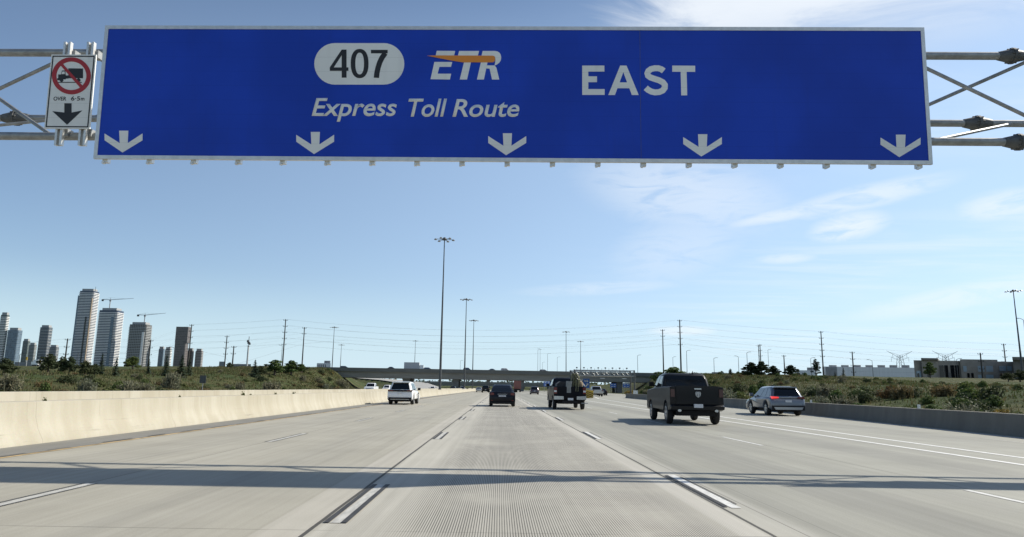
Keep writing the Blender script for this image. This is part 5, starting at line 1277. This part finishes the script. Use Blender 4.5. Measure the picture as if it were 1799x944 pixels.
def tree_proto(seed, m, name='pine_tree', w=3.2, h=8., n=1500, size=.55, low=.28, nb=11):
    q = random.Random(seed); t = bpy.data.objects.new(name, None); COL.objects.link(t); t.empty_display_size = .3; t['category'] = 'tree'
    blobs = []; limbs = MB(); limbs.tube((0, 0, -.5), (0, 0, h*.45), .24, .17, 8, False).tube((0, 0, h*.45), (q.gauss(0, .2), q.gauss(0, .2), h*.85), .17, .05, 8, False)
    for k in range(nb):
        a = k*2.4+q.uniform(-.5, .5); f_ = (k+.5)/nb; z = h*(low+(.93-low)*f_); s = w*(.75*math.sin(math.pi*(.25+.72*f_))+.1)*q.uniform(.55, .95)
        r_ = w*q.uniform(.28, .42)*(1-.35*f_); c = (s*math.cos(a), s*math.sin(a), z); blobs.append((*c, r_, r_, r_*q.uniform(.55, .8)))
        limbs.tube((0, 0, z*.75), c, .09, .03, 6, False)
    blobs.append((0, 0, h*.62, w*.4, w*.4, h*.26)); blobs.append((0, 0, h*.93, w*.24, w*.24, h*.09))
    mb = MB(); leaf_cloud(mb, q, blobs, n, size); simple(mb, 'crown', m, t); simple(limbs, 'trunk', MT['bark'], t)
    return t
PROTO = {'spruce1': spruce_proto(1), 'spruce2': spruce_proto(2), 'pine': tree_proto(5, MT['pine'], n=2800, low=.16, nb=14), 'pine2': tree_proto(9, MT['pine'], n=2800, low=.14, nb=15), 'conifer': tree_proto(12, MT['spruce'], 'conifer_tree', 1.9, 8, 900, .4, .2, 14),
         'broad': tree_proto(21, MT['leaf_green'], 'broadleaf_tree', 3., 7., 1500, .5, .25), 'broad2': tree_proto(23, MT['leaf_dark'], 'broadleaf_tree', 3.4, 7., 1500, .5, .22)}
HT = {'spruce1': 10., 'spruce2': 10., 'pine': 8., 'pine2': 8., 'conifer': 8., 'broad': 7., 'broad2': 7.}
BASE_ROW = {181: 660, 206: 662, 263: 658, 294: 662, 321: 664, 334: 662, 449: 664, 458: 664, 151: 661, 168: 662, 484: 662, 513: 661, 10: 661, 88: 656, 110: 657, 125: 657}
def plant(kind, px, top, Y, label, wide=1., group=None):
    if px in BASE_ROW:
        for y_ in range(45, Y+40, 2):
            x_ = at(px, 680, y_).x
            if proj((x_, y_, terrain(x_, y_)))[1] <= BASE_ROW[px]: Y = y_; break
    p = at(px, top, Y); z0 = terrain(p.x, Y)-.05; h = max(1.5, p.z-z0); s = h/HT[kind]
    return dup(PROTO[kind], (p.x, Y, z0), rnd.uniform(0, 6.28), (s*wide, s*wide, s), label, group)
for k, px, top, Y, lab, wd in (
        ('spruce1', 181, 621, 120, 'tall dark spruce in front of the second tallest tower', 1.), ('spruce2', 206, 627, 118, 'dark spruce left of the unfinished tower', 1.), ('spruce2', 263, 630, 150, 'small spruce by the timber pole right of the unfinished tower', .9), ('spruce1', 294, 625, 125, 'tall dark spruce below the brown tower', 1.25), ('spruce2', 321, 624, 128, 'broad dark spruce left of the tall timber pole', 1.5), ('spruce1', 334, 629, 140, 'dark spruce touching the tall timber pole', 1.2),
        ('broad2', 151, 634, 122, 'dark round tree below the tallest tower', 1.25), ('broad2', 168, 640, 126, 'low dark tree left of the tall spruce', 1.3), ('broad', 235, 627, 150, 'rounded green tree before the unfinished tower', 1.5), ('broad2', 88, 622, 150, 'mid green tree below the flat roofed low tower', 1.1), ('broad2', 110, 627, 155, 'dark tree at the foot of the tallest tower', .9), ('broad2', 125, 627, 150, 'dark tree under the tallest tower, beside the timber pole', .9), ('broad2', 10, 630, 140, 'dark round tree at the left picture edge', 1.5),
        ('spruce2', 449, 632, 160, 'dark spruce on the bank west of the bridge', 1.5), ('broad2', 458, 643, 165, 'low dark tree beside the bank spruce', 1.6), ('broad2', 404, 637, 200, 'small dark tree below the crossarm pole', 1.3), ('broad', 484, 633, 190, 'bushy green tree left of the tallest timber pole', 1.9), ('broad', 513, 634, 195, 'bushy green tree at the foot of the tallest timber pole', 1.8), ('broad2', 531, 640, 200, 'low green tree at the crest by the bridge end', 1.8),
        ('pine', 1319, 637, 172, 'left pine of the dark clump on the right bank', 1.15), ('pine2', 1337, 635.5, 170, 'middle pine of the dark clump on the right bank', 1.1), ('pine2', 1358, 643, 172, 'right pine of the dark clump on the right bank', 1.2), ('pine', 1389, 642, 168, 'lone rounded pine right of the dark clump', 1.2), ('conifer', 1432, 631, 165, 'tall ragged conifer before the pale warehouses', 1.1), ('spruce1', 1481, 644, 160, 'small pointed spruce before the white warehouse', 1.), ('spruce2', 1467, 656, 160, 'low spruce left of the pointed spruce', 1.6),
        ('conifer', 1283, 648, 170, 'small ragged conifer left of the pine clump', 1.), ('broad', 1183, 646, 185, 'round green tree behind the dark grey pickup roof', 1.6), ('broad', 1632, 637, 215, 'tall green tree before the commercial building', 1.0), ('broad2', 1790, 650, 120, 'dark green tree mass at the right picture edge', 1.6), ('broad2', 1770, 655, 118, 'low dark tree below the leaning pole', 1.6)):
    plant(k, px, top, Y, lab, wd*(1.15 if px < 540 else 1.6 if px < 1400 else 1.2))
BUSH = [(bush_proto(31, MT['leaf_green']), 'green'), (bush_proto(32, MT['leaf_olive'], 1.5, 1.3), 'olive green'), (bush_proto(33, MT['leaf_dark'], 1.6, 1.7), 'dark green'), (bush_proto(34, MT['leaf_grey'], 1.5, 1.7, tall=True), 'silvery green'),
        (bush_proto(35, MT['leaf_rust'], 1.4, 1.2), 'russet brown'), (bush_proto(36, MT['leaf_gold'], 1.2, 1.2), 'yellow flowering'), (bush_proto(37, MT['straw'], 1.3, 1.2, tall=True), 'straw coloured')]
def where(px, side):
    if side < 0: mk = [(60, 'near the left picture edge'), (150, 'below the tallest tower'), (250, 'below the unfinished tower'), (340, 'below the brown tower'), (420, 'past the back of the road sign'), (480, 'below the bank spruce'), (560, 'below the bridge end')]
    else: mk = [(1160, 'beside the ramp before the bridge'), (1290, 'behind the dark grey pickup'), (1380, 'below the pine clump'), (1450, 'below the tall ragged conifer'), (1540, 'below the white warehouse'), (1640, 'below the tall green tree'), (1730, 'below the commercial building'), (2000, 'near the right picture edge')]
    for m_, s in mk:
        if px <= m_: return s
    return mk[-1][1]
def bush(i, x, y, s, lab=None):
    o, cn = BUSH[i]; z = terrain(x, y)-.1
    px, py = proj((x, y, z)); side = -1 if x < 0 else 1
    l = lab or '%s shrub %s the %s bank, %s' % (cn, 'low on' if abs(x) < abs(interp(y, FOOT_L if side < 0 else FOOT_R))+9 else 'high on', 'western' if side < 0 else 'eastern', where(px, side))
    dup(o, (x, y, z), rnd.uniform(0, 6.28), (s*rnd.uniform(.85, 1.25), s*rnd.uniform(.85, 1.25), s*rnd.uniform(.75, 1.1)), l, '%s shrubs on the %s bank' % (cn, 'western' if side < 0 else 'eastern'))
# specific bushes first (px, base row, Y, kind, size)
for px, Y, i, s, lab in ((10, 62, 3, 1.0, 'big silvery shrub at the left picture edge, above the wall'), (122, 78, 2, .9, 'dark rounded shrub alone on the grass below the tallest tower'), (155, 84, 2, .7, 'smaller dark shrub right of the rounded one'), (225, 72, 3, .85, 'tall silvery shrub below the unfinished tower'), (250, 73, 3, .9, 'second tall silvery shrub, right of the first'), (280, 74, 2, .8, 'dark low shrub right of the silvery ones'), (300, 90, 3, 1., 'silvery shrub below the spruces'), (475, 120, 3, 1.2, 'pale silvery shrub low on the bank below the bushy trees'),
                         (600, 232, 3, 1.9, 'silvery shrub at the bridge abutment'), (1268, 66, 3, .95, 'pale feathery shrub beside the tailgate of the dark grey pickup'), (1443, 52, 3, .6, 'pale feathery shrub behind the grey crossover'), (1706, 36, 2, .75, 'dark shrub leaning over the shaded wall'), (1757, 38, 5, .6, 'golden flowering shrub above the shaded wall'), (1650, 38, 0, .7, 'leafy yellow-green shrub just behind the shaded wall'), (1110, 170, 5, 1.3, 'golden shrub at the foot of the toll gantry')):
    p = at(px, 688, Y); bush(i, p.x, Y, s, lab)
q = random.Random(77)
n_l = n_r = 0
while n_l < 90:
    y = q.uniform(45, 260)**1.0; px = q.uniform(-20, 610); p = at(px, 684, y); f = interp(y, FOOT_L); d = f-p.x
    if d < 1 or d > 24: continue
    if q.random() > (.8 if d < 12 else .3): continue
    i = q.choices(range(7), (3, 4, 2.0, 1.2, 1.2, .15, 2.5))[0]; bush(i, p.x, y, q.uniform(.28, .62)*(1+y/300)*(1. if d < 14 else .6)); n_l += 1
while n_r < 195:
    y = q.uniform(24, 240); px = q.uniform(1110, 1830); p = at(px, 690, y); f = interp(y, FOOT_R); d = p.x-f
    if d < .8 or d > 40: continue
    i = q.choices(range(7), (6, 4.5, 3.2, .8, 1.0, .25, 1.6))[0]; bush(i, p.x, y, q.uniform(.36, .8)*(1+y/280)*(1. if d < 15 else .6)); n_r += 1
# weeds that have taken root on the wall tops
wp_ = bush_proto(61, MT['leaf_olive'], .10, .14, 36, .05); wp_['category'] = 'weed'; wp_.name = 'weed'
for px, zz, xx in ((316, .88, -10.1), (372, 1.0, -14.2), (427, .88, -10.1), (440, .88, -10.1), (516, .88, -10.1), (484, .88, -10.1), (570, 1.0, -14.2), (596, 1.0, -14.2), (80, .88, -10.1)):
    d = ray(px, 690); y = -10.1/d.x*d.y if xx > -12 else -14.2/d.x*d.y
    dup(wp_, (xx, y, zz-.01), q.uniform(0, 6), q.uniform(.6, 1.2), 'small weed rooted on the %s median wall top' % ('sunlit' if xx > -12 else 'taller second'), 'weeds on the median walls')
for o in [wp_]+[b for b, _ in BUSH]+list(PROTO.values()):
    for ch in list(o.children): bpy.data.objects.remove(ch)
    bpy.data.objects.remove(o)
# rough grass on the banks: stuff nobody could count
def grass(name, n, side, seed, m, hmin, hmax):
    q = random.Random(seed); vs, fs = [], []; k = 0
    while k < n:
        y = q.uniform(20, 290) if side < 0 else q.uniform(14, 260)
        f = interp(y, FOOT_L if side < 0 else FOOT_R); d = q.uniform(.2, 42); x = f-d if side < 0 else f+d
        px, py = proj((x, y, 3))
        if not (-40 < px < 1840): continue
        k += 1; z = terrain(x, y)-.05; h = q.uniform(hmin, hmax)*(.7+y/240); w = h*.2
        for _ in range(4):
            a = q.uniform(0, 6.28); dx, dy = math.cos(a), math.sin(a); ox, oy = q.gauss(0, .25), q.gauss(0, .25); ln = q.uniform(-.3, .3)*h
            b = len(vs); vs += [(x+ox-dx*w, y+oy-dy*w, z), (x+ox+dx*w, y+oy+dy*w, z), (x+ox+ln, y+oy+q.uniform(-.2, .2)*h, z+h*q.uniform(.7, 1.1))]; fs.append((b, b+1, b+2))
    o = raw_mesh(name, vs, fs, m, 'stuff'); return o
MT['grass1'] = leafmat('green bank grass', (.060, .084, .028), .4, .3); MT['grass2'] = leafmat('dry bank grass', (.105, .098, .046), .35, .3)
for nm, n, sd, se, m, a, b, lab in (('grass', 9000, -1, 1, 'grass1', .12, .36, 'green rough grass covering the western bank'), ('dry_grass', 7000, -1, 2, 'grass2', .12, .42, 'dry tan grass mixed through the western bank'),
                            ('grass', 10000, 1, 3, 'grass1', .12, .36, 'green rough grass covering the eastern bank'), ('dry_grass', 6000, 1, 4, 'grass2', .12, .42, 'dry tan grass mixed through the eastern bank')):
    tag(grass(nm, n, sd, se, MT[m], a, b), lab, 'grass')
# far wood beyond the bridges, one mass
mb = MB(); q = random.Random(5)
for _ in range(900):
    x = q.uniform(-900, 1400); y = q.uniform(900, 1100); z = terrain(x, y); r = q.uniform(4, 9); h = q.uniform(1.5, 5) if -260 < x < 220 else q.uniform(3, 7)
    leaf_cloud(mb, q, [(x, y, z+h*.4, r, r*.8, h*.7)], 8, 3.2)
me = bpy.data.meshes.new('far_woods'); me.from_pydata(mb.v, [], mb.f); me.materials.append(MT['leaf_dark']); o = bpy.data.objects.new('far_woods', me); COL.objects.link(o); o['kind'] = 'stuff'; tag(o, 'dark green woods far off along the skyline', 'woods')
